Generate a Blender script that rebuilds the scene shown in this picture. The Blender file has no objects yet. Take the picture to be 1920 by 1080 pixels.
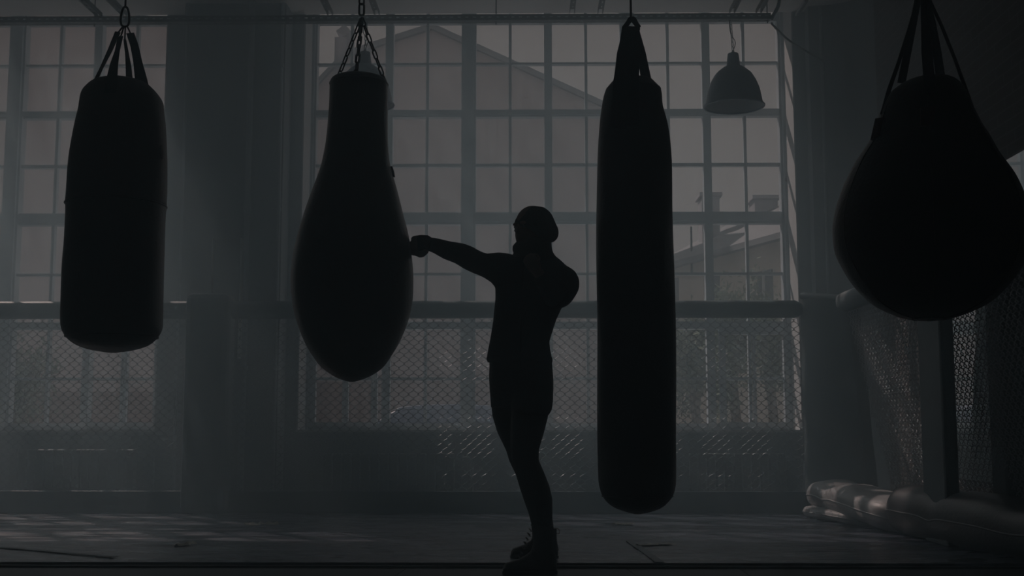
import bpy, bmesh, math, random
from mathutils import Vector, Matrix, noise as mnoise
C = bpy.context.scene.collection
S = bpy.context.scene
PI = math.pi
rnd = random.Random(7)

# ------------------------------------------------------------------ camera
F = 2280.0; PITCH = math.radians(6.5); YAW = math.radians(0.85); CAMZ = 0.71
cd = bpy.data.cameras.new('camera'); cam = bpy.data.objects.new('camera', cd); C.objects.link(cam)
cd.sensor_width = 36.0; cd.lens = F / 1920 * 36.0; cd.clip_start = 0.05; cd.clip_end = 500
cam.location = (0, 0, CAMZ); cam.rotation_euler = (PI / 2 + PITCH, 0, YAW)
S.camera = cam

def P(px, py, Y):
    """point of the plane y=Y that stands at this place of the photograph"""
    u = (px - 960) / F; v = (540 - py) / F
    a = Vector((u, math.cos(PITCH) - v * math.sin(PITCH), math.sin(PITCH) + v * math.cos(PITCH)))
    d = Matrix.Rotation(YAW, 3, 'Z') @ a
    return Vector((d.x * Y / d.y, Y, CAMZ + d.z * Y / d.y))
def PX(px, Y, py=100): return P(px, py, Y).x
def PZ(py, Y, px=960): return P(px, py, Y).z

# ------------------------------------------------------------------ world, sun, exposure
S.view_settings.view_transform = 'Standard'; S.view_settings.look = 'None'
S.view_settings.exposure = 0.0; S.view_settings.gamma = 1.0; S.view_settings.use_curve_mapping = False
w = bpy.data.worlds.new('sky'); S.world = w; w.use_nodes = True
bg = w.node_tree.nodes['Background']; bg.inputs[0].default_value = (0.86, 0.955, 1.0, 1); bg.inputs[1].default_value = 0.26
sd = bpy.data.lights.new('sun', 'SUN'); sun = bpy.data.objects.new('sun', sd); C.objects.link(sun)
SUN_DIR = Vector((0.75, -1.0, -1.15)).normalized()
sun.rotation_euler = SUN_DIR.to_track_quat('-Z', 'Y').to_euler(); sun.location = (-6, 20, 14)
sd.energy = 2.6; sd.angle = math.radians(0.6); sd.color = (0.95, 0.98, 1.0)

try:
    S.cycles.volume_bounces = 3
except Exception: pass

# ------------------------------------------------------------------ materials
def mat(name, col, rough=0.6, metal=0.0, noise=0.0, scale=8.0, bump=0.0, bscale=40.0, stretch=(1, 1, 1), col2=None, spec=0.5, coat=0.0):
    m = bpy.data.materials.new(name); m.use_nodes = True; nt = m.node_tree; n = nt.nodes; l = nt.links
    b = n['Principled BSDF']; b.inputs['Roughness'].default_value = rough; b.inputs['Metallic'].default_value = metal
    b.inputs['Specular IOR Level'].default_value = spec
    if coat: b.inputs['Coat Weight'].default_value = coat
    tc = n.new('ShaderNodeTexCoord'); mp = n.new('ShaderNodeMapping'); mp.inputs['Scale'].default_value = stretch
    l.new(tc.outputs['Object'], mp.inputs[0])
    c = (*col, 1)
    b.inputs['Base Color'].default_value = c
    t = n.new('ShaderNodeTexNoise'); t.inputs['Scale'].default_value = scale; t.inputs['Detail'].default_value = 6
    l.new(mp.outputs[0], t.inputs['Vector'])
    r = n.new('ShaderNodeValToRGB'); r.color_ramp.elements[0].position = 0.35; r.color_ramp.elements[1].position = 0.65
    c2 = col2 if col2 else tuple(x * (1 - noise) for x in col)
    r.color_ramp.elements[0].color = (*c2, 1); r.color_ramp.elements[1].color = c
    l.new(t.outputs['Fac'], r.inputs[0]); l.new(r.outputs[0], b.inputs['Base Color'])
    if bump:
        t2 = n.new('ShaderNodeTexNoise'); t2.inputs['Scale'].default_value = bscale; t2.inputs['Detail'].default_value = 4
        l.new(mp.outputs[0], t2.inputs['Vector'])
        bm_ = n.new('ShaderNodeBump'); bm_.inputs['Strength'].default_value = bump; bm_.inputs['Distance'].default_value = 0.01
        l.new(t2.outputs['Fac'], bm_.inputs['Height']); l.new(bm_.outputs[0], b.inputs['Normal'])
    return m

M = {}
M['plaster'] = mat('plaster', (0.30, 0.33, 0.34), 0.85, noise=0.15, scale=1.5, bump=0.2)
M['ceiling'] = mat('ceiling_panel', (0.90, 0.92, 0.91), 0.8, noise=0.2, scale=1.2, bump=0.1)
M['reveal'] = mat('white_plaster', (0.62, 0.63, 0.63), 0.8, noise=0.05)
M['frame'] = mat('window_paint', (0.50, 0.56, 0.60), 0.5, noise=0.06, scale=5)
M['rubber'] = mat('rubber_floor', (0.055, 0.060, 0.068), 0.55, noise=0.3, scale=30, bump=0.3, bscale=120)
M['pad'] = mat('padding_vinyl', (0.14, 0.18, 0.19), 0.5, noise=0.1, scale=3, bump=0.15, bscale=12)
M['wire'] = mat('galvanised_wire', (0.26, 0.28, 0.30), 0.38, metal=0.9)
M['wire_side'] = mat('sunlit_galvanised_wire', (0.50, 0.52, 0.54), 0.35, metal=0.4)  # paler copy of the wire, sun glints put into its colour
M['steel'] = mat('galvanised_steel', (0.20, 0.22, 0.23), 0.45, metal=0.6, noise=0.2, scale=20)
M['iron'] = mat('dark_iron', (0.03, 0.03, 0.032), 0.5, metal=0.5)
M['lamp'] = mat('lamp_enamel', (0.36, 0.44, 0.52), 0.35, noise=0.05)
M['lamp_in'] = mat('lamp_inner_enamel', (0.8, 0.83, 0.85), 0.35, noise=0.05)
M['leather'] = mat('black_leather', (0.026, 0.029, 0.032), 0.38, noise=0.3, scale=10, bump=0.25, bscale=60)
M['leather_red'] = mat('dark_red_leather', (0.055, 0.028, 0.026), 0.45, noise=0.3, scale=10, bump=0.25, bscale=60)
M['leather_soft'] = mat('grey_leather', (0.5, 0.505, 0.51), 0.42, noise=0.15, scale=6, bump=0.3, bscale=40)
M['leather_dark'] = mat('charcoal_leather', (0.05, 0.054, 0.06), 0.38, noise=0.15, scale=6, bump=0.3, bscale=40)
M['webbing'] = mat('black_webbing', (0.014, 0.015, 0.017), 0.75, bump=0.4, bscale=300)
M['patch'] = mat('red_leather_patch', (0.10, 0.02, 0.015), 0.6)
M['cable'] = mat('black_cable', (0.03, 0.033, 0.036), 0.5)
M['radiator'] = mat('radiator_enamel', (0.22, 0.24, 0.24), 0.5, noise=0.08)
M['pipe'] = mat('painted_pipe', (0.42, 0.46, 0.47), 0.5, noise=0.1)
M['board'] = mat('grey_board', (0.22, 0.24, 0.25), 0.6, noise=0.1, scale=3)
M['trim_metal'] = mat('bright_metal_trim', (0.85, 0.87, 0.88), 0.3, metal=1.0)  # bright metal that gives the board edges a sunlit look
M['edge'] = mat('white_edge_trim', (0.75, 0.77, 0.78), 0.4)
M['skin'] = mat('skin', (0.36, 0.22, 0.17), 0.55, noise=0.05)
M['jacket'] = mat('black_jersey', (0.032, 0.042, 0.050), 0.8, noise=0.2, scale=12, bump=0.3, bscale=30)
M['shorts'] = mat('black_shorts_cloth', (0.012, 0.015, 0.018), 0.7, bump=0.3, bscale=25)
M['tights'] = mat('black_tights', (0.010, 0.012, 0.013), 0.6)
M['beanie'] = mat('dark_knit', (0.022, 0.022, 0.026), 0.9, bump=0.5, bscale=150)
M['scarf'] = mat('maroon_knit', (0.045, 0.025, 0.024), 0.9, bump=0.5, bscale=100)
M['boot'] = mat('black_boot_leather', (0.018, 0.016, 0.016), 0.5, bump=0.2, bscale=60)
M['sole'] = mat('dark_rubber_sole', (0.02, 0.02, 0.022), 0.6)
M['red'] = mat('dark_red_webbing', (0.16, 0.02, 0.03), 0.7)
M['tape'] = mat('yellowed_tape', (0.55, 0.52, 0.42), 0.4, noise=0.2, scale=30)
M['wallA'] = mat('pink_grey_render', (0.56, 0.50, 0.50), 0.9, noise=0.10, scale=3.0, bump=0.2, bscale=10)
M['plinth'] = mat('red_brown_plinth', (0.30, 0.20, 0.18), 0.9, noise=0.3, scale=2)
M['roof'] = mat('grey_roof_sheet', (0.27, 0.28, 0.30), 0.7, noise=0.15, scale=2)
M['cream'] = mat('cream_render', (0.90, 0.84, 0.74), 0.9, noise=0.06, scale=1.0)
M['winglass'] = mat('dark_house_glass', (0.22, 0.25, 0.28), 0.2)
M['chim'] = mat('chimney_brick', (0.42, 0.42, 0.45), 0.9, noise=0.2, scale=4)
M['asphalt'] = mat('pale_concrete_yard', (0.55, 0.55, 0.56), 0.9, noise=0.2, scale=4)  # unseen ground, made pale to throw light up onto the ceiling
M['leaf'] = mat('leaf', (0.24, 0.29, 0.20), 0.9, noise=0.3, scale=2)
M['bark'] = mat('bark', (0.15, 0.12, 0.10), 0.9)
M['car'] = mat('blue_grey_car_paint', (0.24, 0.29, 0.40), 0.6, metal=0.0)
M['carglass'] = mat('car_glass', (0.16, 0.20, 0.30), 0.5)
M['tyre'] = mat('tyre', (0.03, 0.03, 0.03), 0.8)

def mirror_mat():
    m = mat('mirror_silver', (0.92, 0.95, 0.95), 0.02, metal=1.0); return m
M['mirror'] = mirror_mat()

def brick_mat():
    m = bpy.data.materials.new('dark_brick'); m.use_nodes = True; nt = m.node_tree; n = nt.nodes; l = nt.links
    b = n['Principled BSDF']; b.inputs['Roughness'].default_value = 0.85
    tc = n.new('ShaderNodeTexCoord'); mp = n.new('ShaderNodeMapping'); mp.inputs['Rotation'].default_value = (PI / 2, 0, PI / 2)
    sx = n.new('ShaderNodeSeparateXYZ'); cx = n.new('ShaderNodeCombineXYZ')
    l.new(tc.outputs['Object'], sx.inputs[0]); l.new(sx.outputs['Y'], cx.inputs['X']); l.new(sx.outputs['Z'], cx.inputs['Y'])
    br = n.new('ShaderNodeTexBrick'); br.inputs['Scale'].default_value = 1.0
    br.inputs['Brick Width'].default_value = 0.26; br.inputs['Row Height'].default_value = 0.077; br.inputs['Mortar Size'].default_value = 0.006
    br.inputs['Color1'].default_value = (0.10, 0.075, 0.07, 1); br.inputs['Color2'].default_value = (0.07, 0.055, 0.052, 1); br.inputs['Mortar'].default_value = (0.19, 0.175, 0.17, 1)
    l.new(cx.outputs[0], br.inputs['Vector']); l.new(br.outputs['Color'], b.inputs['Base Color'])
    bp = n.new('ShaderNodeBump'); bp.inputs['Strength'].default_value = 0.6; bp.inputs['Distance'].default_value = 0.01; bp.invert = True
    l.new(br.outputs['Fac'], bp.inputs['Height']); l.new(bp.outputs[0], b.inputs['Normal'])
    return m
M['brick'] = brick_mat()

def mat_floor():
    m = bpy.data.materials.new('vinyl_mat'); m.use_nodes = True; nt = m.node_tree; n = nt.nodes; l = nt.links
    b = n['Principled BSDF']; b.inputs['Base Color'].default_value = (0.095, 0.115, 0.15, 1)
    tc = n.new('ShaderNodeTexCoord'); mp = n.new('ShaderNodeMapping'); mp.inputs['Scale'].default_value = (0.7, 2.2, 1)
    mp.inputs['Rotation'].default_value = (0, 0, 0.15)
    l.new(tc.outputs['Object'], mp.inputs[0])
    t = n.new('ShaderNodeTexNoise'); t.inputs['Scale'].default_value = 2.2; t.inputs['Detail'].default_value = 7; t.inputs['Distortion'].default_value = 1.5
    l.new(mp.outputs[0], t.inputs['Vector'])
    r = n.new('ShaderNodeValToRGB'); r.color_ramp.elements[0].color = (0.16, 0.16, 0.16, 1); r.color_ramp.elements[1].color = (0.45, 0.45, 0.45, 1)
    r.color_ramp.elements[0].position = 0.35; r.color_ramp.elements[1].position = 0.7
    l.new(t.outputs['Fac'], r.inputs[0]); l.new(r.outputs[0], b.inputs['Roughness'])
    bp = n.new('ShaderNodeBump'); bp.inputs['Strength'].default_value = 0.9; bp.inputs['Distance'].default_value = 0.03
    l.new(t.outputs['Fac'], bp.inputs['Height']); l.new(bp.outputs[0], b.inputs['Normal'])
    return m
M['mat'] = mat_floor()

def glass_mat():
    m = bpy.data.materials.new('dusty_glass'); m.use_nodes = True; nt = m.node_tree; n = nt.nodes; l = nt.links
    for x in list(n):
        if x.type != 'OUTPUT_MATERIAL': n.remove(x)
    out = [x for x in n if x.type == 'OUTPUT_MATERIAL'][0]
    tr = n.new('ShaderNodeBsdfTransparent'); tr.inputs[0].default_value = (0.97, 0.98, 0.98, 1)
    tl = n.new('ShaderNodeBsdfTranslucent'); tl.inputs[0].default_value = (0.8, 0.82, 0.85, 1)
    gl = n.new('ShaderNodeBsdfGlossy'); gl.inputs['Roughness'].default_value = 0.05
    tc = n.new('ShaderNodeTexCoord'); mp = n.new('ShaderNodeMapping'); mp.inputs['Scale'].default_value = (6, 6, 0.8)
    t = n.new('ShaderNodeTexNoise'); t.inputs['Scale'].default_value = 3; t.inputs['Detail'].default_value = 5
    l.new(tc.outputs['Object'], mp.inputs[0]); l.new(mp.outputs[0], t.inputs['Vector'])
    mr = n.new('ShaderNodeMapRange'); mr.inputs['From Min'].default_value = 0.4; mr.inputs['From Max'].default_value = 0.75
    mr.inputs['To Min'].default_value = 0.005; mr.inputs['To Max'].default_value = 0.03
    l.new(t.outputs['Fac'], mr.inputs[0])
    mx = n.new('ShaderNodeMixShader'); l.new(mr.outputs[0], mx.inputs[0]); l.new(tr.outputs[0], mx.inputs[1]); l.new(tl.outputs[0], mx.inputs[2])
    mx2 = n.new('ShaderNodeMixShader'); mx2.inputs[0].default_value = 0.04; l.new(mx.outputs[0], mx2.inputs[1]); l.new(gl.outputs[0], mx2.inputs[2])
    l.new(mx2.outputs[0], out.inputs[0])
    return m
M['glass'] = glass_mat()

# ------------------------------------------------------------------ mesh helpers
class MB:
    def __init__(s): s.v = []; s.f = []; s.smooth = False
    def add(s, vs, fs):
        b = len(s.v); s.v += [tuple(v) for v in vs]; s.f += [tuple(i + b for i in f) for f in fs]; return s
    def box(s, x0, x1, y0, y1, z0, z1):
        if x0 > x1: x0, x1 = x1, x0
        if y0 > y1: y0, y1 = y1, y0
        if z0 > z1: z0, z1 = z1, z0
        return s.add([(x0, y0, z0), (x1, y0, z0), (x1, y1, z0), (x0, y1, z0), (x0, y0, z1), (x1, y0, z1), (x1, y1, z1), (x0, y1, z1)],
                     [(0, 3, 2, 1), (4, 5, 6, 7), (0, 1, 5, 4), (1, 2, 6, 5), (2, 3, 7, 6), (3, 0, 4, 7)])
    def obox(s, c, ax, ay, az):
        c = Vector(c); ax, ay, az = Vector(ax), Vector(ay), Vector(az)
        vs = [c + i * ax + j * ay + k * az for k in (-1, 1) for (i, j) in ((-1, -1), (1, -1), (1, 1), (-1, 1))]
        return s.add(vs, [(0, 3, 2, 1), (4, 5, 6, 7), (0, 1, 5, 4), (1, 2, 6, 5), (2, 3, 7, 6), (3, 0, 4, 7)])
    def tube(s, pts, r, n=8, caps=True, closed=False):
        pts = [Vector(p) for p in pts]; m = len(pts)
        rs = r if isinstance(r, (list, tuple)) else [r] * m
        up = None; rings = []
        for i, p in enumerate(pts):
            if closed: d = pts[(i + 1) % m] - pts[i - 1]
            else: d = pts[min(i + 1, m - 1)] - pts[max(i - 1, 0)]
            if d.length < 1e-9: d = Vector((0, 0, 1))
            d.normalize()
            if up is None:
                up = d.orthogonal().normalized()
            up = (up - d * up.dot(d))
            if up.length < 1e-6: up = d.orthogonal()
            up.normalize(); sd_ = d.cross(up)
            rings.append([p + (up * math.cos(2 * PI * k / n) + sd_ * math.sin(2 * PI * k / n)) * rs[i] for k in range(n)])
        vs = [v for rg in rings for v in rg]; fs = []
        for i in range(m if closed else m - 1):
            j = (i + 1) % m
            for k in range(n):
                fs.append((i * n + k, i * n + (k + 1) % n, j * n + (k + 1) % n, j * n + k))
        if caps and not closed:
            fs.append(tuple(range(n - 1, -1, -1))); fs.append(tuple((m - 1) * n + k for k in range(n)))
        return s.add(vs, fs)
    def rings(s, rgs, close=True):
        n = len(rgs[0]); m = len(rgs); fs = []
        for i in range(m - 1):
            for k in range(n):
                fs.append((i * n + k, i * n + (k + 1) % n, (i + 1) * n + (k + 1) % n, (i + 1) * n + k))
        if close:
            fs.append(tuple(range(n - 1, -1, -1))); fs.append(tuple((m - 1) * n + k for k in range(n)))
        return s.add([v for r in rgs for v in r], fs)
    def ell(s, c, rx, ry, rz, rot=None, n=16):
        c = Vector(c); rg = []
        for i in range(1, n):
            t = PI * i / n
            ring = []
            for k in range(2 * n):
                a = PI * k / n
                v = Vector((rx * math.sin(t) * math.cos(a), ry * math.sin(t) * math.sin(a), -rz * math.cos(t)))
                if rot: v = rot @ v
                ring.append(c + v)
            rg.append(ring)
        return s.rings(rg)
    def ribbon(s, pts, wids, wdir, th):
        pts = [Vector(p) for p in pts]; rg = []
        for i, p in enumerate(pts):
            d = (pts[min(i + 1, len(pts) - 1)] - pts[max(i - 1, 0)]).normalized()
            wd = Vector(wdir); wd = (wd - d * wd.dot(d)).normalized(); nn = d.cross(wd)
            a = wd * wids[i] / 2; b = nn * th / 2
            rg.append([p - a - b, p + a - b, p + a + b, p - a + b])
        return s.rings(rg)
    def build(s, name, m, parent=None, smooth=False, bevel=0):
        me = bpy.data.meshes.new(name); me.from_pydata(s.v, [], s.f); me.validate()
        bm = bmesh.new(); bm.from_mesh(me); bmesh.ops.recalc_face_normals(bm, faces=bm.faces); bm.to_mesh(me); bm.free()
        if smooth: me.shade_smooth()
        me.materials.append(m)
        o = bpy.data.objects.new(name, me); C.objects.link(o)
        if parent: o.parent = parent
        if bevel:
            b = o.modifiers.new('bevel', 'BEVEL'); b.width = bevel; b.segments = 2; b.limit_method = 'ANGLE'
        return o

def remesh(o, vox, smooth=4):
    r = o.modifiers.new('remesh', 'REMESH'); r.mode = 'VOXEL'; r.voxel_size = vox; r.use_smooth_shade = True
    if smooth:
        q = o.modifiers.new('smooth', 'SMOOTH'); q.iterations = smooth; q.factor = 0.5
    dg = bpy.context.evaluated_depsgraph_get(); me = bpy.data.meshes.new_from_object(o.evaluated_get(dg))
    o.modifiers.clear(); old = o.data; me.materials.clear(); me.materials.append(old.materials[0]); o.data = me
    me.shade_smooth(); return o

def tag(o, label=None, cat=None, group=None, kind=None):
    if label: o['label'] = label
    if cat: o['category'] = cat
    if group: o['group'] = group
    if kind: o['kind'] = kind
    return o
def thing(name, label, cat, loc=(0, 0, 0), group=None):
    o = bpy.data.objects.new(name, None); C.objects.link(o); o.empty_display_size = 0.1
    tag(o, label, cat, group); return o
def struct(mb, name, m, label, **k):
    o = mb.build(name, m, **k); o['kind'] = 'structure'; o['label'] = label; return o

# ------------------------------------------------------------------ room shell
YI, YG = 10.9, 11.3           # inner wall face, glass plane
ZC = PZ(25, YI)               # ceiling height
XR = 3.0                     # brick side wall
XL = -7.5
YB = -3.5
YM = 6.30                     # front edge of the raised mat
ZM = 0.022
W1R = PX(314, YI); W2L = PX(570, YI); W2R = PX(1487, YI)
ZS = PZ(811, YI); ZT = 4.85
W1L = -6.9
struct(MB().box(XL - 0.3, XR + 0.4, YB - 0.3, YI + 0.9, -0.3, 0), 'floor', M['rubber'], 'dark rubber gym floor')
struct(MB().box(XL - 0.3, XR + 0.4, YB - 0.3, YI, ZC, ZC + 0.25), 'ceiling', M['ceiling'], 'pale concrete slab ceiling')
wb = MB()
YO = YI + 0.75
ZW = ZT + 0.35
wb.box(XL, W1L, YI, YO, 0, ZW).box(W1R, W2L, YI, YO, 0, ZW)
wb.box(W2R, XR + 0.4, YI, YO, 0, ZW)
wb.box(W1L, W1R, YI, YO, 0, ZS).box(W2L, W2R, YI, YO, 0, ZS)
wb.box(W1L, W1R, YI - 0.2, YO, ZT, ZW).box(W2L, W2R, YI - 0.2, YO, ZT, ZW)
struct(wb, 'wall_back', M['plaster'], 'grey plastered wall around the tall windows')
# projecting pier between the windows
pl, pr = PX(345, 10.6), PX(535, 10.6)
struct(MB().box(pl, pr, 10.6, YI, 0, ZC), 'trim_1', M['plaster'], 'wide plaster pier between the two windows')
struct(MB().box(PX(1517, 10.75), PX(1517, 10.75) + 2, 10.75, YI, 0, ZC), 'trim_2', M['plaster'], 'plaster pier right of the large window')
# rounded corner then the brick wall
rr = 0.45; cg = MB(); rg0 = []
arc = [(XR, 10.75 - rr - 0.0)]
for k in range(0, 13):
    a = PI / 2 * k / 12
    arc.append((XR - rr + rr * math.cos(a), 10.75 - rr + rr * math.sin(a)))
arc += [(XR + 0.3, 10.76), (XR + 0.3, 10.75 - rr)]
cg.rings([[(x, y, 0) for x, y in arc], [(x, y, ZC) for x, y in arc]])
struct(cg, 'trim_3', M['plaster'], 'rounded plaster corner beside the brick wall')
struct(MB().box(XR, XR + 0.3, YB, 10.75 - rr, 0, ZC), 'wall_right', M['brick'], 'dark brick side wall')
struct(MB().box(XL - 0.3, XL, YB, YI, 0, ZC), 'wall_left', M['plaster'], 'plaster side wall')
struct(MB().box(XL, XR, YB - 0.3, YB, 0, ZC), 'wall_front', M['plaster'], 'plaster wall behind the viewer')
# white plaster lining in the window openings
def lining(x0, x1, n):
    t = 0.012; mb = MB()
    mb.box(x0, x0 + t, YI - 0.004, YG, ZS, ZT); mb.box(x1 - t, x1, YI - 0.004, YG, ZS, ZT)
    mb.box(x0, x1, YI - 0.004, YG, ZT - t, ZT)
    mb.box(x0 - 0.0, x1 + 0.0, YI - 0.03, YG, ZS, ZS + 0.025)
    struct(mb, 'trim_%d' % n, M['reveal'], 'white window reveal and sill')
lining(W1L, W1R, 4); lining(W2L, W2R, 5)

# ------------------------------------------------------------------ windows
ROWS = [36, 118.5, 212, 309, 409, 513.5, 610, 710, 802]   # bar centres
def zrow(i): return PZ(ROWS[i], YG)
def window(name, x0, x1, bays, label):
    """bays: list of (xa, xb) clear openings of four panes; mullions stand between"""
    fr = MB(); mu = MB(); gl = MB()
    y0, y1 = YG, YG + 0.09
    zb, zt = PZ(811, YG) - 0.12, ZT + 0.1
    px = YG / F
    xs = [x0] + [v for b in bays for v in b] + [x1]
    for i in range(0, len(xs), 2):
        fr.box(xs[i], xs[i + 1], y0 - 0.02, y1, zb, zt)
        if xs[i + 1] - xs[i] > 0.09:     # moulded fillets on the heavy mullions
            fr.box(xs[i] + 0.02, xs[i + 1] - 0.02, y0 - 0.05, y0 - 0.02, zb, zt)
    hw = {0: 6, 1: 2, 2: 7, 3: 3, 4: 11.5, 5: 2.5, 6: 7, 7: 3, 8: 8}
    for i, py in enumerate(ROWS):
        z = zrow(i); h = hw[i] * px
        if i in (1, 3, 5, 7): mu.box(x0, x1, y0 + 0.01, y1 - 0.02, z - h, z + h)
        else:
            fr.box(x0, x1, y0, y1, z - h, z + h)
            if i in (2, 4): fr.box(x0, x1, y0 - 0.02, y0, z - h * 0.55, z + h * 0.75)
    for (a, b) in bays:
        mid = (a + b) / 2; mw = 7.5 * px
        fr.box(mid - mw, mid + mw, y0 - 0.01, y1, zb, zt)
        for (c, d) in ((a, mid - mw), (mid + mw, b)):
            m2 = (c + d) / 2; mu.box(m2 - 2.7 * px, m2 + 2.7 * px, y0 + 0.01, y1 - 0.02, zb, zt)
            t = 0.011
            for i in range(8):           # thin glazing beads round each pair of panes
                pass
    gl.box(x0, x1, YG + 0.04, YG + 0.044, zb, zt)
    o = struct(fr, name, M['frame'], label)
    mu.build('glazing_bars', M['frame'], o); gl.build('glass', M['glass'], o)
    return o
g = lambda px: PX(px, YG, 80)
w2bays = [(g(596), g(866)), (g(893), g(1162)), (g(1188), g(1457))]
o2 = window('window_2', g(575), g(1478), w2bays, 'large grid window with many small panes in the middle')
w1bays = [(g(-545), g(-275)), (g(-250), g(20)), (g(50), g(321))]
o1 = window('window_1', g(-570), g(345), w1bays, 'tall grid window at the left edge')
# inner opening casements in the lowest lights
def casement(win, xa, xb, za, zb_):
    t = 0.055; y0, y1 = YG - 0.045, YG + 0.03; mb = MB()
    mb.box(xa, xa + t, y0, y1, za, zb_); mb.box(xb - t, xb, y0, y1, za, zb_)
    mb.box(xa + t, xb - t, y0, y1, za, za + t); mb.box(xa + t, xb - t, y0, y1, zb_ - t, zb_)
    m = (xa + xb) / 2; mb.box(m - 0.012, m + 0.012, y0 + 0.02, y1, za + t, zb_ - t)
    z = PZ(710, YG); mb.box(xa + t, xb - t, y0 + 0.02, y1, z - 0.012, z + 0.012)
    c = mb.build('casement', M['frame'], win)
    h = MB().box(xb - t + 0.012, xb - 0.012, y0 - 0.02, y0, z - 0.03, z + 0.03).tube([(xb - t / 2, y0 - 0.03, z + 0.02), (xb - t / 2, y0 - 0.035, z - 0.09)], 0.007, 6)
    h.build('handle', M['edge'], c)
za, zb2 = PZ(803, YG), PZ(617, YG)
casement(o2, g(594), g(716), za, zb2); casement(o2, g(1337), g(1464), za, zb2); casement(o1, g(183), g(322), za, zb2)

# ------------------------------------------------------------------ raised mat
mm = MB(); nx, ny = 60, 24
x0, x1, y0, y1 = XL + 0.02, 2.95, YM, YI - 0.01
vs = []; fs = []
for j in range(ny + 1):
    for i in range(nx + 1):
        x = x0 + (x1 - x0) * i / nx; y = y0 + (y1 - y0) * j / ny
        h = 0.004 * mnoise.noise(Vector((x * 0.6, y * 1.6, 3.1))) if j > 0 else 0
        vs.append((x, y, ZM + h))
for j in range(ny):
    for i in range(nx):
        a = j * (nx + 1) + i; fs.append((a, a + 1, a + nx + 2, a + nx + 1))
mm.add(vs, fs)
mm.add([(x0, y0, ZM), (x1, y0, ZM), (x1, y0 + 0.02, 0.001), (x0, y0 + 0.02, 0.001)], [(0, 1, 2, 3)])
mm.add([(x1, y0, ZM), (x1, y1, ZM), (x1, y1, 0.001), (x1, y0 + 0.02, 0.001)], [(0, 1, 2, 3)])
mo = mm.build('training_mat', M['mat'], smooth=False)
for p in mo.data.polygons: p.use_smooth = len(mo.data.polygons) - p.index > 2
tag(mo, 'large dark vinyl training mat covering the floor up to the windows', 'mat')
# seam lines on the mat (taped seams)
def on_mat(px, py, z=ZM):
    u = (px - 960) / F; v = (540 - py) / F
    d = Matrix.Rotation(YAW, 3, 'Z') @ Vector((u, math.cos(PITCH) - v * math.sin(PITCH), math.sin(PITCH) + v * math.cos(PITCH)))
    t = (z - CAMZ) / d.z; return Vector((d.x * t, d.y * t, z))
def strip(name, a, b, wd, m, par):
    a, b = Vector(a), Vector(b); d = (b - a).normalized(); s_ = Vector((-d.y, d.x, 0)) * wd / 2
    z = Vector((0, 0, 0.004))
    return MB().add([a - s_ + z, a + s_ + z, b + s_ + z, b - s_ + z, a - s_ + z * 1.6, a + s_ + z * 1.6, b + s_ + z * 1.6, b - s_ + z * 1.6],
                    [(0, 1, 2, 3), (4, 5, 6, 7), (0, 1, 5, 4), (1, 2, 6, 5), (2, 3, 7, 6), (3, 0, 4, 7)]).build(name, m, par)
strip('seam_tape', on_mat(1180, 1015), on_mat(1237, 1056), 0.045, M['pad'], mo)
strip('seam_tape', on_mat(0, 1027), on_mat(215, 1046), 0.05, M['pad'], mo)
# kerb strip in front of the mat
kb = MB().box(XL + 0.05, 2.95, YM - 0.055, YM - 0.035, 0, 0.012)
tag(kb.build('edge_strip', M['iron']), 'thin dark metal strip along the front of the mat', 'floor strip')

fl = bpy.data.objects['floor']
for (a_, b_) in (((742, 1079), (762, 1066)), ((1172, 1064), (1192, 1079)), ((1384, 1064), (1404, 1079)), ((1610, 1067), (1632, 1079))):
    a, b = on_mat(*a_, 0), on_mat(*b_, 0); d = (b - a); sm = MB()
    for i in range(12):
        p = a + d * (i / 11.0) * 1.6 - d * .3
        if p.y < YM - 0.08: sm.obox((p.x, p.y, 0.001), d.normalized() * .006, Vector((-d.y, d.x, 0)).normalized() * .0035, (0, 0, .0015))
    if sm.v: sm.build('stitched_seam', M['pad'], fl)

# ------------------------------------------------------------------ tape scraps
def scrap(px0, py0, px1, py1, label, seed, pk=0.02):
    r = random.Random(seed); a = on_mat(px0, py0); b = on_mat(px1, py1); n = 9; vs = []
    d = b - a; s_ = Vector((-d.y, d.x, 0)).normalized()
    for i in range(n):
        p = a.lerp(b, i / (n - 1)) + s_ * r.uniform(-0.02, 0.02); wv = 0.018 + r.uniform(0, 0.03)
        h = 0.006 + abs(math.sin(i * 1.7 + seed)) * pk
        vs += [p - s_ * wv + Vector((0, 0, 0.005 + r.uniform(0, .006))), p + Vector((0, 0, h + 0.003)), p + s_ * wv + Vector((0, 0, 0.005))]
    fs = []
    for i in range(n - 1):
        for k in range(2): fs.append((i * 3 + k, i * 3 + k + 1, i * 3 + k + 4, i * 3 + k + 3))
    o = MB().add(vs, fs).build('tape_scrap', M['tape'])
    so = o.modifiers.new('thick', 'SOLIDIFY'); so.thickness = 0.0015
    tag(o, label, 'tape scrap')
scrap(458, 986, 520, 984, 'crumpled pale tape scrap on the mat in the sun patch at left', 1)
scrap(328, 1026, 366, 1021, 'small curled tape scrap on the mat below the leftmost bag', 4, 0.016)
scrap(1150, 985, 1186, 984, 'thin torn tape scrap on the mat beneath the tall straight bag', 8, 0.012)
scrap(1195, 1024, 1258, 1021, 'flat torn tape scrap crossing the mat seam, right of the boxer', 12, 0.006)

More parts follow.
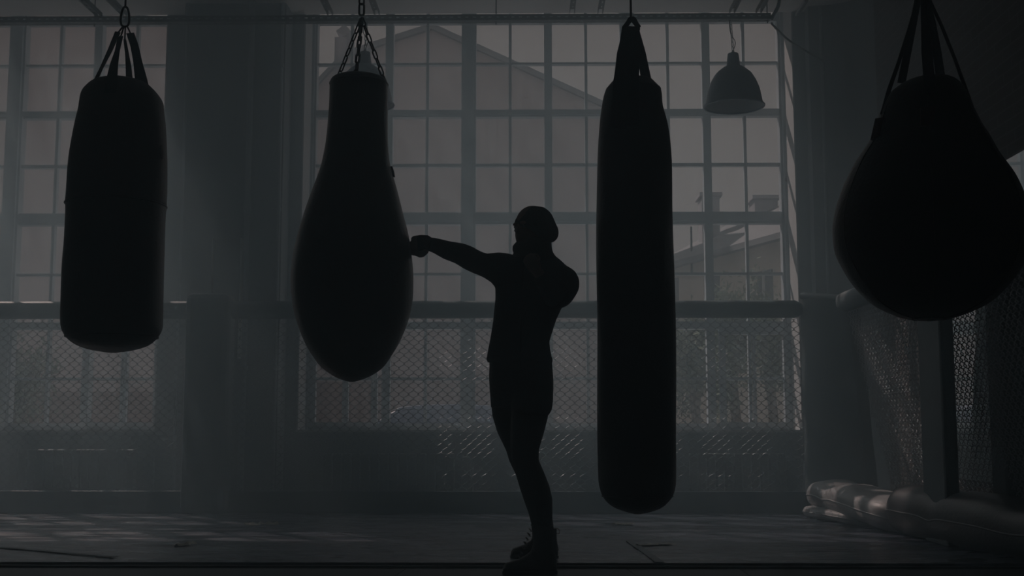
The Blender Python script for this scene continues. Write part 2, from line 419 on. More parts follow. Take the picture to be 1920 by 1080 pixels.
# ------------------------------------------------------------------ cage fence
YF = 9.86
ztop0, ztop1 = PZ(597, YF), PZ(564, YF)
zm0 = PZ(921, YF)
def chainlink(name, parent, a, b, z0, z1, pw=0.079, ph=0.070, r=0.0024, off=0.007, lean=0.0):
    a = Vector(a); b = Vector(b); L = (b - a).length; d = (b - a) / L; nrm = Vector((-d.y, d.x, 0))
    n = int(L / (pw / 2)); mb = MB(); rows = int((z1 - z0) / (ph / 2))
    for i in range(n):
        pts = []
        for k in range(rows + 1):
            side = (k + i) % 2
            x = (i + side) * pw / 2; z = z1 - k * ph / 2
            e = 0.006 * (1 if side else -1)
            dd = off * (1 if side else -1)
            # rounded knuckle: the wire swings from the front to the back of the weave
            pts.append(a + d * (x - e * 0.3) + nrm * (dd * 0.9) + Vector((0, 0, z + ph * 0.10)))
            pts.append(a + d * (x + e) + nrm * 0 + Vector((0, 0, z)))
            pts.append(a + d * (x - e * 0.3) - nrm * (dd * 0.9) * -1 * -1 + Vector((0, 0, z - ph * 0.10)))
        mb.tube([(p.x + lean * (z1 - p.z), p.y, p.z) for p in pts], r, 5, caps=False)
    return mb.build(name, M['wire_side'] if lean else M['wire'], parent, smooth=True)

def padtube(mb, a, b, ry, rz, seed, n=20, seg=40, wob=0.006):
    a, b = Vector(a), Vector(b); d = (b - a).normalized(); s_ = Vector((-d.y, d.x, 0)).normalized(); rg = []
    for i in range(seg + 1):
        t = i / seg; p = a.lerp(b, t); k_ = 1 + wob * 8 * mnoise.noise(Vector((t * (b - a).length * 3, seed, 0)))
        e = min(1, math.sqrt(max(0.0, min(t, 1 - t) * seg)) * 0.5 + 0.55)
        rg.append([p + s_ * ry * e * k_ * math.cos(2 * PI * q / n) * 1.0 + Vector((0, 0, rz * e * k_ * (abs(math.sin(2 * PI * q / n)) ** 0.7) * (1 if math.sin(2 * PI * q / n) >= 0 else -1))) for q in range(n)])
    mb.rings(rg)

fx0, fx1 = -6.2, PX(1505, YF, 700)
fence = thing('cage_fence', 'long chain-link cage fence with padded rail before the windows', 'cage fence')
rail = MB(); zc_ = (ztop0 + ztop1) / 2; hr = (ztop1 - ztop0) / 2
padtube(rail, (fx0, YF, zc_), (fx1 + 0.02, YF, zc_), 0.085, hr, 1.0, seg=120)
rail.build('padded_rail', M['pad'], fence, smooth=True)
xpl, xpr = PX(343, YF - 0.1, 760), PX(427, YF - 0.1, 760)
chainlink('wire_mesh', fence, (fx0, YF, 0), (xpl + 0.03, YF, 0), zm0 - 0.02, ztop0 + 0.05)
chainlink('wire_mesh', fence, (xpr - 0.02, YF, 0), (fx1 + 0.02, YF, 0), zm0 - 0.02, ztop0 + 0.05)
bp = MB(); bp.box(fx0, fx1, YF - 0.012, YF + 0.012, ZM, zm0)
bp.build('base_pad', M['pad'], fence, bevel=0.006)
pp = MB(); pp.box(xpl, xpr, YF - 0.14, YF + 0.12, ZM, PZ(551, YF))
pp.build('post_pad', M['pad'], fence, bevel=0.05)

# side fence in the depth direction
XS = 2.42
YS0 = 9.28; YS1 = 5.6
LEAN = 0.22
side = thing('cage_fence', 'side chain-link cage fence running along the brick wall at right', 'cage fence')
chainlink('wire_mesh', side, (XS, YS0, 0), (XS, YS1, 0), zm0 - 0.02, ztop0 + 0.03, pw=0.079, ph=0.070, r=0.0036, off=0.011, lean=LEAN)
rail = MB(); padtube(rail, (XS, YS0 + 0.05, zc_), (XS, YS1, zc_), 0.085, hr, 5.0, seg=70, wob=0.008)
rail.build('padded_rail', M['pad'], side, smooth=True)
xb_ = XS + LEAN * (ztop0 - zm0); bp = MB(); bp.box(xb_ - 0.012, xb_ + 0.012, YS1, YS0, ZM, zm0); bp.build('base_pad', M['pad'], side, bevel=0.006)
# padded post in the side fence
xp_ = XS - 0.03; kx = lambda px: P(px, 760, 1.0).x
pd = MB(); pd.box(xp_, xp_ + 0.085, xp_ / kx(1767), xp_ / kx(1724), ZM, ztop1)
pd.build('post_pad', M['pad'], side, bevel=0.02)
# corner pad between both fences
corner = thing('corner_pad', 'tall padded corner panel of the cage right of the large window', 'corner pad')
A = P(1503, 700, YF); B = Vector((XS - 0.0, YS0, 0)); zt_ = PZ(556, YF); ztB = PZ(560, YS0, 1585)
cm = MB(); nU, nV = 16, 24; rgp = []
for j in range(nV + 1):
    ring = []
    wid = 1.0 + 0.0 * j
    for i in range(nU + 1):
        t = i / nU; sag = 0.22 * (1 - j / nV) * t
        z = ZM + (zt_ + (ztB - zt_) * t - ZM) * j / nV
        x = A.x + (B.x - A.x + sag * 0.55) * t; y = A.y + (B.y - A.y) * t
        bul = 0.05 * math.sin(PI * t) + 0.012 * mnoise.noise(Vector((t * 3, z * 2.5, 1)))
        nx_, ny_ = (-(A.y - B.y), -(B.x - A.x)); q = math.hypot(nx_, ny_)
        ring.append((x + nx_ / q * bul, y + ny_ / q * bul, z))
    for i in range(nU, -1, -1):
        x, y, z2 = ring[i]; ring.append((x + 0.11, y + 0.05, z2))
    rgp.append(ring)
cm.rings(rgp); cm.build('pad', M['pad'], corner, smooth=False, bevel=0.015)
cc = MB(); cc.box(A.x + 0.0, B.x + 0.08, 9.35, 9.9, zt_ - 0.01, zt_ + 0.03)
cap = MB(); padtube(cap, (A.x + 0.02, A.y, zt_), (B.x + 0.02, B.y, ztB), 0.06, 0.03, 9, seg=14); cap.build('top_roll', M['pad'], corner, smooth=True)

# ------------------------------------------------------------------ mirror on the brick wall
mz = 0
Yml = (XR - 0.03) / P(1787, 700, 1.0).x; zmt = None
u_ = P(1903, 290, 1.0)
# height of the mirror's upper edge where the line of sight meets the wall
t_ = (XR - 0.03) / u_.x; zmt = CAMZ + (u_.z - CAMZ) * t_
mir = thing('wall_mirror', 'large wall mirror on the brick wall reflecting the windows', 'mirror')
MB().box(XR - 0.025, XR - 0.02, 6.2, Yml, 0.35, zmt).build('mirror_glass', M['mirror'], mir)
MB().box(XR - 0.02, XR, 6.2, Yml, 0.35, zmt).build('backing', M['board'], mir)

pa = P(1880, 700, 6.9); crash = MB(); crash.box(pa.x, pa.x + 0.26, 6.9, 7.15, ZM * 0, 1.75)  # added dark pad, covers the mirror where its reflection is bright
tag(crash.build('crash_pad', M['pad'], bevel=0.03), 'dark upright crash pad standing between the side fence and the mirror', 'crash pad')

# ------------------------------------------------------------------ radiators and pipes
def radiator(px0, px1, py0, py1, label):
    Y = 10.72; x0, x1 = PX(px0, Y, 880), PX(px1, Y, 880); z1, z0 = PZ(py0, Y), PZ(py1, Y)
    t = thing('radiator', label, 'radiator', group=None)
    mb = MB(); n = max(4, round((x1 - x0) / 0.08)); s_ = (x1 - x0) / n
    for i in range(n):
        xa = x0 + i * s_ + 0.006; xb = xa + s_ - 0.012
        mb.box(xa, xb, Y - 0.05, Y + 0.05, z0, z1)
    mb.box(x0, x1, Y - 0.035, Y + 0.035, z0 + 0.02, z0 + 0.06).box(x0, x1, Y - 0.035, Y + 0.035, z1 - 0.06, z1 - 0.02)
    mb.build('sections', M['radiator'], t, bevel=0.008)
    pmb = MB(); pmb.tube([(x1, Y, z1 - 0.04), (x1 + 0.12, Y, z1 - 0.04), (x1 + 0.15, Y, z1 - 0.07), (x1 + 0.15, Y, 0.08)], 0.013, 8)
    pmb.build('supply_pipe', M['pipe'], t, smooth=True)
    MB().box(x1 + 0.02, x1 + 0.07, Y - 0.025, Y + 0.025, z1 - 0.065, z1 - 0.015).build('valve', M['pipe'], t)
    for xx in (x0 + 0.15, x1 - 0.15):
        MB().box(xx - 0.015, xx + 0.015, Y - 0.02, YI - 0.002, z0 - 0.04, z0 + 0.03).build('bracket', M['iron'], t)
radiator(20, 255, 843, 917, 'sectioned radiator under the left window, behind the fence')
radiator(607, 853, 850, 922, 'sectioned radiator behind the fence below the teardrop bag')
radiator(1292, 1474, 850, 926, 'sectioned radiator behind the fence, right of the tall straight bag')

def wallpipe(px, Y, r, label, py=100):
    x = PX(px, Y, py); o = MB().tube([(x, Y, 0.03), (x, Y, ZC - 0.01)], r, 10).build('heating_pipe', M['pipe'], smooth=True)
    tag(o, label, 'pipe')
    for z in (1.2, 2.6, 3.9):
        MB().tube([(x, Y, z), (x, Y, z + 0.035)], r * 1.5, 10).build('collar', M['pipe'], o)
wallpipe(350, 10.56, 0.014, 'thin vertical heating pipe at the left edge of the pier')
wallpipe(471, 10.54, 0.026, 'thick vertical pipe on the right half of the pier')
wallpipe(529, 10.56, 0.014, 'thin vertical heating pipe at the right edge of the pier')
wallpipe(1540, 10.71, 0.014, 'vertical heating pipe on the wall beside the brick corner')
# wall board on the pier
brd = thing('wall_board', 'tall grey wall board with white edge trims on the pier', 'wall board')
Yb = 10.5; bx0, bx1 = PX(400, Yb, 500), PX(455, Yb, 500); bz1, bz0 = PZ(447, Yb), PZ(672, Yb)
MB().box(bx0, bx1, Yb, 10.6, bz0, bz1).build('panel', M['board'], brd)
MB().box(bx1 - 0.012, bx1 + 0.006, Yb - 0.06, Yb + 0.05, bz0, bz1).build('edge_trim', M['trim_metal'], brd)  # added bright strips stand in for sunlight on the board's edges
MB().box(bx0 - 0.004, bx0 + 0.006, Yb - 0.05, Yb + 0.05, PZ(550, Yb), bz1).build('edge_trim', M['trim_metal'], brd)
wirepts = [P(463, 462, 10.49), P(463, 490, 10.49), P(461, 520, 10.48), P(456, 548, 10.48), P(452, 556, 10.48)]
tag(MB().tube(wirepts, 0.004, 6).build('cord', M['pipe'], smooth=True), 'thin loose cord hanging beside the wall board', 'cord')
# slack wire on top of the pier
wp = [P(386, 40, 10.56), P(390, 60, 10.54), P(393, 85, 10.53), P(395, 100, 10.55)]
tag(MB().tube(wp, 0.006, 6).build('cord', M['pipe'], smooth=True), 'short cord hanging high on the pier below the rail', 'cord')

# ------------------------------------------------------------------ perforated rail and ceiling channels
YR = 9.2
zr1, zr0 = PZ(26.5, YR, 960), PZ(36.5, YR, 960)
xr1 = PX(1446, YR, 38); xr0 = -4.6
rl = MB(); pitch = 0.06; n = int((xr1 - xr0) / pitch); th = 0.004
hz = (zr1 - zr0)
def slotted(mb, x0, n, pitch, fa, fb):
    """strip with slots; fa(x, t, d) maps to space: t 0..1 across, d thickness 0/1"""
    for i in range(n):
        xa = x0 + i * pitch; xb = xa + pitch; h0, h1 = xa + pitch * 0.3, xa + pitch * 0.7
        for (a, b, t0, t1) in ((xa, xb, 0, 0.38), (xa, xb, 0.62, 1), (xa, h0, 0.38, 0.62), (h1, xb, 0.38, 0.62)):
            vs = [fa(a, t0, 0), fa(b, t0, 0), fa(b, t1, 0), fa(a, t1, 0), fa(a, t0, 1), fa(b, t0, 1), fa(b, t1, 1), fa(a, t1, 1)]
            mb.add(vs, [(0, 3, 2, 1), (4, 5, 6, 7), (0, 1, 5, 4), (1, 2, 6, 5), (2, 3, 7, 6), (3, 0, 4, 7)])
slotted(rl, xr0, n, pitch, lambda x, t, d: (x, YR + d * th, zr0 + t * hz), None)
slotted(rl, xr0, n, pitch, lambda x, t, d: (x, YR + t * 0.075, zr0 - d * th), None)
t = thing('perforated_rail', 'long perforated steel rail under the ceiling before the windows', 'rail')
rl.build('angle_profile', M['steel'], t)
for px in (175, 930, 1440):
    x = PX(px, YR, 30)
    MB().tube([(x, YR + 0.03, zr0 - 0.03), (x, YR + 0.03, ZC)], 0.005, 6).build('threaded_rod', M['steel'], t)
def channel(px, label, Y1=3.0):
    x = PX(px, YR, 30); wv = 0.04; mb = MB()
    slot = MB(); n = int((YR - Y1) / 0.1)
    def fa(y, tt, d): return (x - wv / 2 + tt * wv, y, zr1 + 0.002 + d * 0.003)
    slotted(slot, Y1, n, 0.1, fa, None)
    slot.box(x - wv / 2, x - wv / 2 + 0.003, Y1, YR + 0.05, zr1 + 0.004, zr1 + 0.044).box(x + wv / 2 - 0.003, x + wv / 2, Y1, YR + 0.05, zr1 + 0.004, zr1 + 0.044)
    c = thing('ceiling_channel', label, 'channel')
    slot.build('channel_profile', M['steel'], c)
    for y in (Y1 + 0.3, (Y1 + YR) / 2, YR - 0.35):
        MB().tube([(x, y, zr1 + 0.02), (x, y, ZC)], 0.005, 6).build('threaded_rod', M['steel'], c)
channel(183, 'leftmost steel channel running from the rail overhead')
channel(232, 'steel channel over the leftmost bag, running from the rail')
channel(618, 'steel channel overhead left of the chained teardrop bag')
channel(706, 'steel channel overhead just right of the chained teardrop bag')
channel(1073, 'steel channel overhead left of the tall straight bag')
channel(1126, 'steel channel overhead nearer to the tall straight bag')
channel(1374, 'steel channel meeting the rail above the right pendant lamp')
channel(1424, 'steel channel meeting the rail at its right end')
# slanting bracket on the ceiling at right of the rail
sb = MB(); a = P(1494, 28, 10.2); b = P(1512, 0, 9.4); sb.tube([a, b], 0.02, 4)
tag(sb.build('ceiling_bracket', M['steel']), 'short slanted steel bracket at the ceiling right of the rail', 'bracket')
# cables
cpts = [P(1447, 44, YR), P(1462, 60, 9.6), P(1480, 76, 10.0), P(1510, 95, 10.4), P(1545, 115, 10.66)]
def smoothpts(p, n=5):
    out = []
    for i in range(len(p) - 1):
        p0, p1, p2, p3 = p[max(i - 1, 0)], p[i], p[i + 1], p[min(i + 2, len(p) - 1)]
        for k in range(n):
            t = k / n; out.append(0.5 * ((2 * p1) + (-p0 + p2) * t + (2 * p0 - 5 * p1 + 4 * p2 - p3) * t * t + (-p0 + 3 * p1 - 3 * p2 + p3) * t ** 3))
    out.append(p[-1]); return out
tag(MB().tube(smoothpts(cpts), 0.009, 6).build('power_cable', M['cable'], smooth=True), 'dark cable sagging from the rail end to the corner wall', 'cable')
cp2 = [P(1446, 36, YR), P(1452, 25, YR), P(1458, 14, YR), P(1461, 2, YR), P(1462, -20, YR)]
cp2.append(Vector((cp2[-1].x, YR, ZC)))
tag(MB().tube(smoothpts(cp2), 0.014, 8).build('power_cable', M['cable'], smooth=True), 'thick cable curving up from the rail end to the ceiling', 'cable')

# ------------------------------------------------------------------ chain helper
def link(mb, c, d, side_, L, W, r, n=14):
    c, d, side_ = Vector(c), Vector(d).normalized(), Vector(side_)
    side_ = (side_ - d * side_.dot(d)).normalized(); pts = []
    st = (L - W) / 2; R_ = W / 2 - r
    for k in range(n):
        a = 2 * PI * k / n + PI / n; x = math.cos(a) * R_; y = math.sin(a) * R_; y += st if y >= 0 else -st
        pts.append(c + side_ * x + d * y)
    mb.tube(pts, r, 6, closed=True)
def chain(name, parent, a, b, L, W, r, m, twist=0.3):
    a, b = Vector(a), Vector(b); D = (b - a).length; d = (b - a) / D; step = L - 2.6 * r; n = max(1, round(D / step)); step = D / n
    mb = MB(); s0 = Vector((1, 0, 0)) if abs(d.x) < 0.9 else Vector((0, 1, 0)); s1 = d.cross(s0).normalized()
    for i in range(n):
        c = a + d * step * (i + 0.5); q = (i % 2) * PI / 2 + twist
        link(mb, c, d, s0 * math.cos(q) + s1 * math.sin(q), step + 2.6 * r, W, r)
    return mb.build(name, m, parent, smooth=True)

# ------------------------------------------------------------------ pendant lamps
def lamp(px, py_rim, label, Y=9.15):
    sc = Y / F; c = P(px, py_rim, Y); t = thing('pendant_lamp', label, 'lamp')
    R_ = 56.5 * sc * 1.0; H = 76 * sc
    prof = [(1.0, 0), (1.0, 0.03), (0.96, 0.07), (0.93, 0.2), (0.87, 0.42), (0.76, 0.64), (0.62, 0.82), (0.45, 0.94), (0.33, 1.0)]
    def shell(k, dz):
        return [[(c.x + R_ * r * k * math.cos(2 * PI * q / 40), c.y + R_ * r * k * math.sin(2 * PI * q / 40), c.z + H * h * dz) for q in range(40)] for r, h in prof]
    MB().rings(shell(1, 1), close=False).build('shade', M['lamp'], t, smooth=True)
    inn = shell(0.97, 0.975); MB().rings(inn, close=False).build('shade_lining', M['lamp_in'], t, smooth=True)
    rim = MB(); rim.tube([(c.x + R_ * math.cos(2 * PI * q / 40), c.y + R_ * math.sin(2 * PI * q / 40), c.z) for q in range(40)], 0.008, 8, closed=True)
    rim.build('rim', M['lamp'], t, smooth=True)
    r2 = R_ * 0.23; z0 = c.z + H * 0.97; nk = []
    for r, h in ((0.35, 0), (0.34, 0.03), (0.235, 0.06), (0.225, 0.12), (0.185, 0.38), (0.17, 0.40), (0.05, 0.42), (0.045, 0.47)):
        nk.append([(c.x + R_ * r * math.cos(2 * PI * q / 24), c.y + R_ * r * math.sin(2 * PI * q / 24), z0 + H * h * 0.98) for q in range(24)])
    MB().rings(nk).build('neck', M['lamp'], t, smooth=True)
    MB().ell((c.x, c.y, c.z + H * 0.45), 0.035, 0.035, 0.05, n=10).build('bulb', M['lamp_in'], t, smooth=True)
    ztop = z0 + H * 0.46
    chain('chain', t, (c.x, c.y, ztop), (c.x, YR + 0.03, zr0 - 0.004), 0.05, 0.022, 0.003, M['steel'], 0.6)
    MB().tube(smoothpts([Vector((c.x, c.y, ztop)), Vector((c.x + 0.02, c.y, ztop + 0.07)), Vector((c.x - 0.015, c.y, ztop + 0.14)), Vector((c.x - 0.01, YR + 0.03, zr0 - 0.004))]), 0.003, 6).build('flex', M['cable'], t, smooth=True)
lamp(1376.5, 199, 'dome pendant lamp hanging from the rail at the right of the window')
lamp(683, 196, 'dome pendant lamp half hidden behind the chained teardrop bag')

# ------------------------------------------------------------------ punching bags
def bagbody(name, rows, Y, m, parent, seed=0, n=48, wr=0.004, sub=4, flat=1.0):
    # rows: (py, left px, right px)
    pts = []
    for i in range(len(rows) - 1):
        for k in range(sub):
            t = k / sub
            r0, r1, r2, r3 = rows[max(i - 1, 0)], rows[i], rows[i + 1], rows[min(i + 2, len(rows) - 1)]
            q = []
            for j in range(3):
                q.append(0.5 * (2 * r1[j] + (r2[j] - r0[j]) * t + (2 * r0[j] - 5 * r1[j] + 4 * r2[j] - r3[j]) * t * t + (-r0[j] + 3 * r1[j] - 3 * r2[j] + r3[j]) * t ** 3) if 0 < i < len(rows) - 2 else r1[j] + (r2[j] - r1[j]) * t)
            pts.append(q)
    pts.append(rows[-1]); rg = []
    for (py, l, r) in pts:
        a, b = P(l, py, Y), P(r, py, Y); c = (a + b) / 2; R_ = (b - a).length / 2 * 0.995; ring = []
        for k in range(n):
            an = 2 * PI * k / n
            w_ = 1 + wr / 0.2 * mnoise.noise(Vector((math.cos(an) * 2, math.sin(an) * 2, c.z * 2.2 + seed)))
            ring.append((c.x + R_ * w_ * math.cos(an), c.y + R_ * w_ * math.sin(an) * flat, c.z))
        rg.append(ring)
    return MB().rings(rg).build(name, m, parent, smooth=True)
def seam(name, rows, Y, py, m, parent, k=1.0, r=0.004):
    for i in range(len(rows) - 1):
        if rows[i][0] <= py <= rows[i + 1][0]:
            t = (py - rows[i][0]) / (rows[i + 1][0] - rows[i][0]); l = rows[i][1] + (rows[i + 1][1] - rows[i][1]) * t; rr_ = rows[i][2] + (rows[i + 1][2] - rows[i][2]) * t
    a, b = P(l, py, Y), P(rr_, py, Y); c = (a + b) / 2; R_ = (b - a).length / 2 * k
    return MB().tube([(c.x + R_ * math.cos(2 * PI * q / 40), c.y + R_ * math.sin(2 * PI * q / 40), c.z) for q in range(40)], r, 6, closed=True).build(name, m, parent, smooth=True)
def shackle(parent, px, py0, py1, wpx, Y, rpx=2.2, name='carabiner'):
    sc = Y / F; c = [];
    a0, b0 = P(px, py0, Y), P(px, py1, Y); H = (a0 - b0).length / 2; mid = (a0 + b0) / 2; W = wpx * sc / 2
    for k in range(24):
        a = 2 * PI * k / 24; s_ = math.sin(a); wv = W * (0.72 + 0.28 * (1 - s_) / 2 * 2 * 0.7 - 0.0)
        c.append(mid + Vector((math.copysign(abs(math.cos(a)) ** 0.7, math.cos(a)) * wv, 0, H * s_)))
    return MB().tube(c, rpx * sc, 8, closed=True).build(name, M['iron'], parent, smooth=True)
def strap(parent, pts, wids, Y, dys, m=None, th=0.005, name='strap', wdir=(1, 0, 0)):
    q = [P(x, y, Y + dy) for (x, y), dy in zip(pts, dys)]
    sc = Y / F
    return MB().ribbon(q, [w_ * sc for w_ in wids], wdir, th).build(name, m or M['webbing'], parent)
def anchor(parent, px, py, Y, chainlike=True, rpx=3):
    a = P(px, py, Y); b = Vector((a.x, a.y, ZC))
    if chainlike: chain('suspension_chain', parent, a, b, 0.085, 0.036, 0.0055, M['iron'])
    else: MB().tube([a, b], rpx * Y / F, 8).build('suspension_rope', M['webbing'], parent, smooth=True)
    MB().box(a.x - 0.06, a.x + 0.06, a.y - 0.06, a.y + 0.06, ZC - 0.012, ZC).build('ceiling_plate', M['steel'], parent)

# 1: straight red-black bag at left
Y1 = 6.0
b1 = thing('punching_bag', 'leftmost bag, cylindrical and dark reddish, hung from four webbing straps', 'punching bag')
rows1 = [(148, 212, 240), (151, 192, 260), (158, 174, 277), (168, 163, 288), (178, 156, 296), (190, 153, 303), (210, 150, 305), (240, 143, 308), (300, 133, 310), (360, 129, 310), (385, 127, 309), (400, 127, 307), (460, 124, 305), (500, 121, 304), (560, 119, 303), (600, 118, 303), (618, 120, 301), (632, 127, 293), (642, 137, 283), (650, 151, 269), (657, 174, 245), (661, 200, 220)]
rowsA = [r for r in rows1 if r[0] <= 385]; rowsB = [r for r in rows1 if r[0] >= 385]
bagbody('bag_top_half', rowsA, Y1, M['leather_red'], b1, 1)
bagbody('bag_lower_half', rowsB, Y1, M['leather'], b1, 2)
seam('seam', rows1, Y1, 385, M['leather'], b1, 1.0); seam('seam', rows1, Y1, 632, M['leather'], b1, 1.0)
strap(b1, [(221, 60), (206, 95), (190, 128), (175, 160)], [11, 9, 6, 8], Y1, [0, -.03, -.07, -.10])
strap(b1, [(226, 68), (220, 95), (214, 120), (209, 152), (206, 175)], [10, 9, 15, 21, 22], Y1, [0, -.08, -.14, -.19, -.22])
strap(b1, [(234, 74), (238, 100), (241, 125), (243, 155)], [5, 7, 11, 14], Y1, [0, .08, .14, .18])
strap(b1, [(244, 62), (252, 85), (258, 115), (265, 152), (270, 180)], [15, 16, 17, 24, 26], Y1, [0, .05, .08, .1, .10])
for (x, y) in ((221, 62), (226, 70), (234, 76), (246, 66)):
    MB().tube([P(235 + (x - 234) * 0.25, 48, Y1), P(x, y, Y1)], 0.0045, 6).build('strap_loop', M['iron'], b1, smooth=True)
shackle(b1, 234.5, 13, 50, 18, Y1)
anchor(b1, 235, 14, Y1, False, 2)
MB().ell(P(303, 285, Y1 - 0.07), 0.012, 0.03, 0.035, n=8).build('logo_patch', M['patch'], b1)

# 2: chained teardrop bag
Y2 = 6.2
b2 = thing('punching_bag', 'bottle-shaped black bag on chains that the boxer is hitting', 'punching bag')
rows2 = [(143, 650, 690), (145, 632, 712), (149, 623, 723), (156, 619, 727), (170, 618, 727), (200, 617, 727), (260, 612, 727), (300, 605, 730), (325, 598, 736), (360, 585, 746), (400, 571, 756), (440, 559, 766), (480, 550, 772), (520, 546, 775), (560, 548, 774), (600, 556, 766), (640, 571, 750), (670, 588, 732), (690, 604, 717), (705, 625, 695), (713, 643, 675), (716, 655, 663)]
bagbody('bag_body', rows2, Y2, M['leather'], b2, 5, wr=0.002)
seam('seam', rows2, Y2, 158, M['leather'], b2, 1.0)
strap(b2, [(734, 312), (737, 322), (739, 332)], [3, 4, 3], Y2, [0, 0, 0], name='stitched_tab', th=0.01)
ap = P(678, 34, Y2)
chain('chain', b2, ap, P(633, 148, Y2 - 0.06), 0.060, 0.028, 0.0042, M['iron'], 0.5)
chain('chain', b2, ap, P(666, 146, Y2 - 0.12), 0.060, 0.026, 0.0042, M['iron'], 1.1)
chain('chain', b2, ap, P(723, 156, Y2 - 0.02), 0.060, 0.028, 0.0042, M['iron'], 0.5)
chain('chain', b2, ap, P(668, 150, Y2 + 0.12), 0.060, 0.026, 0.0042, M['iron'], 0.2)
lk = MB(); link(lk, P(678, 18, Y2), (0, 0, 1), (1, 0, 0), 0.075, 0.038, 0.006); lk.build('master_link', M['iron'], b2, smooth=True)
anchor(b2, 678, 8, Y2, True)

# 3: tall straight bag
Y3 = 6.0
b3 = thing('punching_bag', 'tallest bag, long straight black cylinder right of the boxer', 'punching bag')
rows3 = [(149, 1170, 1205), (151, 1152, 1222), (158, 1144, 1230), (166, 1138, 1237), (176, 1133, 1241), (200, 1128, 1243), (240, 1123, 1253), (300, 1119, 1259), (400, 1118, 1261), (500, 1118, 1264), (600, 1119, 1267), (700, 1119, 1268), (800, 1120, 1268), (890, 1121, 1268), (915, 1124, 1266), (930, 1129, 1261), (942, 1138, 1252), (952, 1152, 1240), (960, 1174, 1220), (964, 1190, 1202)]
bagbody('bag_body', rows3, Y3, M['leather'], b3, 11)
seam('seam', rows3, Y3, 168, M['leather'], b3); seam('seam', rows3, Y3, 930, M['leather'], b3)
strap(b3, [(1176, 52), (1170, 100), (1163, 152), (1160, 240)], [20, 22, 26, 30], Y3, [0, -.08, -.14, -.17])
strap(b3, [(1186, 50), (1187, 100), (1185, 158), (1185, 235)], [24, 28, 24, 26], Y3, [0, -.1, -.17, -.19])
strap(b3, [(1180, 54), (1176, 100), (1171, 156)], [24, 40, 44], Y3, [0, .08, .16])
strap(b3, [(1192, 54), (1203, 100), (1212, 152), (1218, 175)], [12, 16, 20, 22], Y3, [0, .03, .05, .06])
for (a_, b_) in (((1184, 34), (1170, 53)), ((1185, 34), (1198, 52))):
    strap(b3, [a_, b_], [9, 9], Y3, [0, 0], name='strap_loop', th=0.012)
MB().tube([P(1166, 53, Y3), P(1200, 54, Y3)], 0.008, 8).build('cross_bar', M['iron'], b3, smooth=True)
for (x, y) in ((1184, 192), (1169, 197), (1176, 210), (1183, 225), (1169, 227)):
    MB().ell(P(x, y, Y3 - 0.172 - 0.0003 * (y - 190)), 0.005, 0.004, 0.005, n=6).build('rivet', M['iron'], b3, smooth=True)
shackle(b3, 1185, 33, 56, 22, Y3, 2.4)
anchor(b3, 1183, 38, Y3, False, 2.2)

# 4: big pear bag
Y4 = 4.6
b4 = thing('punching_bag', 'large round pear-shaped bag hanging nearest at the right edge', 'punching bag')
rows4 = [(146, 1728, 1762), (148, 1712, 1778), (153, 1698, 1790), (162, 1682, 1800), (175, 1668, 1808), (200, 1655, 1818), (240, 1641, 1836), (262, 1632, 1849), (300, 1607, 1868), (340, 1587, 1894), (380, 1573, 1911), (415, 1566, 1921), (440, 1566, 1922), (470, 1571, 1919), (500, 1585, 1909), (530, 1603, 1890), (560, 1630, 1863), (578, 1655, 1836), (591, 1685, 1804), (599, 1718, 1770), (602, 1738, 1750)]
bagbody('bag_body', rows4, Y4, M['leather'], b4, 21, wr=0.003, n=64)
for k in range(6):
    an = 2 * PI * k / 6 + 0.25; pts = []
    for (py, l, r) in rows4[5:-1]:
        a, b = P(l, py, Y4), P(r, py, Y4); c = (a + b) / 2; R_ = (b - a).length / 2 * 0.997
        pts.append(Vector((c.x + R_ * math.cos(an), c.y + R_ * math.sin(an), c.z)))
    MB().tube(smoothpts(pts, 3), 0.003, 5).build('panel_seam', M['leather'], b4, smooth=True)
seam('seam', rows4, Y4, 597, M['leather'], b4, 1.0, 0.004)
strap(b4, [(1722, -6), (1703, 60), (1684, 120), (1667, 168), (1655, 215)], [6, 7, 7, 8, 10], Y4, [0, 0.02, 0.03, 0.0, -0.01])
strap(b4, [(1722, -6), (1711, 50), (1700, 105), (1690, 156)], [12, 14, 15, 16], Y4, [0, .07, .12, .15])
strap(b4, [(1730, -6), (1734, 45), (1738, 100), (1742, 148), (1745, 178)], [9, 14, 20, 20, 20], Y4, [0, -.07, -.13, -.18, -.2])
strap(b4, [(1737, -6), (1748, 45), (1757, 100), (1764, 148)], [10, 14, 17, 18], Y4, [0, .07, .13, .17])
strap(b4, [(1740, -6), (1766, 50), (1790, 110), (1808, 160), (1822, 200), (1838, 240)], [6, 6, 6, 7, 7, 6], Y4, [0, .0, -.01, -.02, -.02, -.02])
def lettering(txt, pa, pb, ya, yb, size_px, parent, m):
    cu = bpy.data.curves.new('lettering', 'FONT'); cu.body = txt; cu.size = 1; cu.extrude = 0.001; cu.align_x = 'CENTER'; cu.align_y = 'CENTER'
    to_ = bpy.data.objects.new('lettering_tmp', cu); C.objects.link(to_)
    me = bpy.data.meshes.new_from_object(to_.evaluated_get(bpy.context.evaluated_depsgraph_get()))
    bpy.data.objects.remove(to_)
    a, b = P(*pa, ya), P(*pb, yb); d = (b - a).normalized(); n_ = Vector((0, -1, 0)); n_ = (n_ - d * n_.dot(d)).normalized(); up_ = n_.cross(d)
    wd = max(v.co.x for v in me.vertices) - min(v.co.x for v in me.vertices); kx_ = (b - a).length / wd; ky_ = size_px * Y4 / F
    c = (a + b) / 2 + n_ * 0.006
    for v in me.vertices: v.co = c + d * v.co.x * kx_ + up_ * v.co.y * ky_ + n_ * v.co.z * 0.5
    me.materials.clear(); me.materials.append(m); o = bpy.data.objects.new('lettering', me); C.objects.link(o); o.parent = parent
    return o
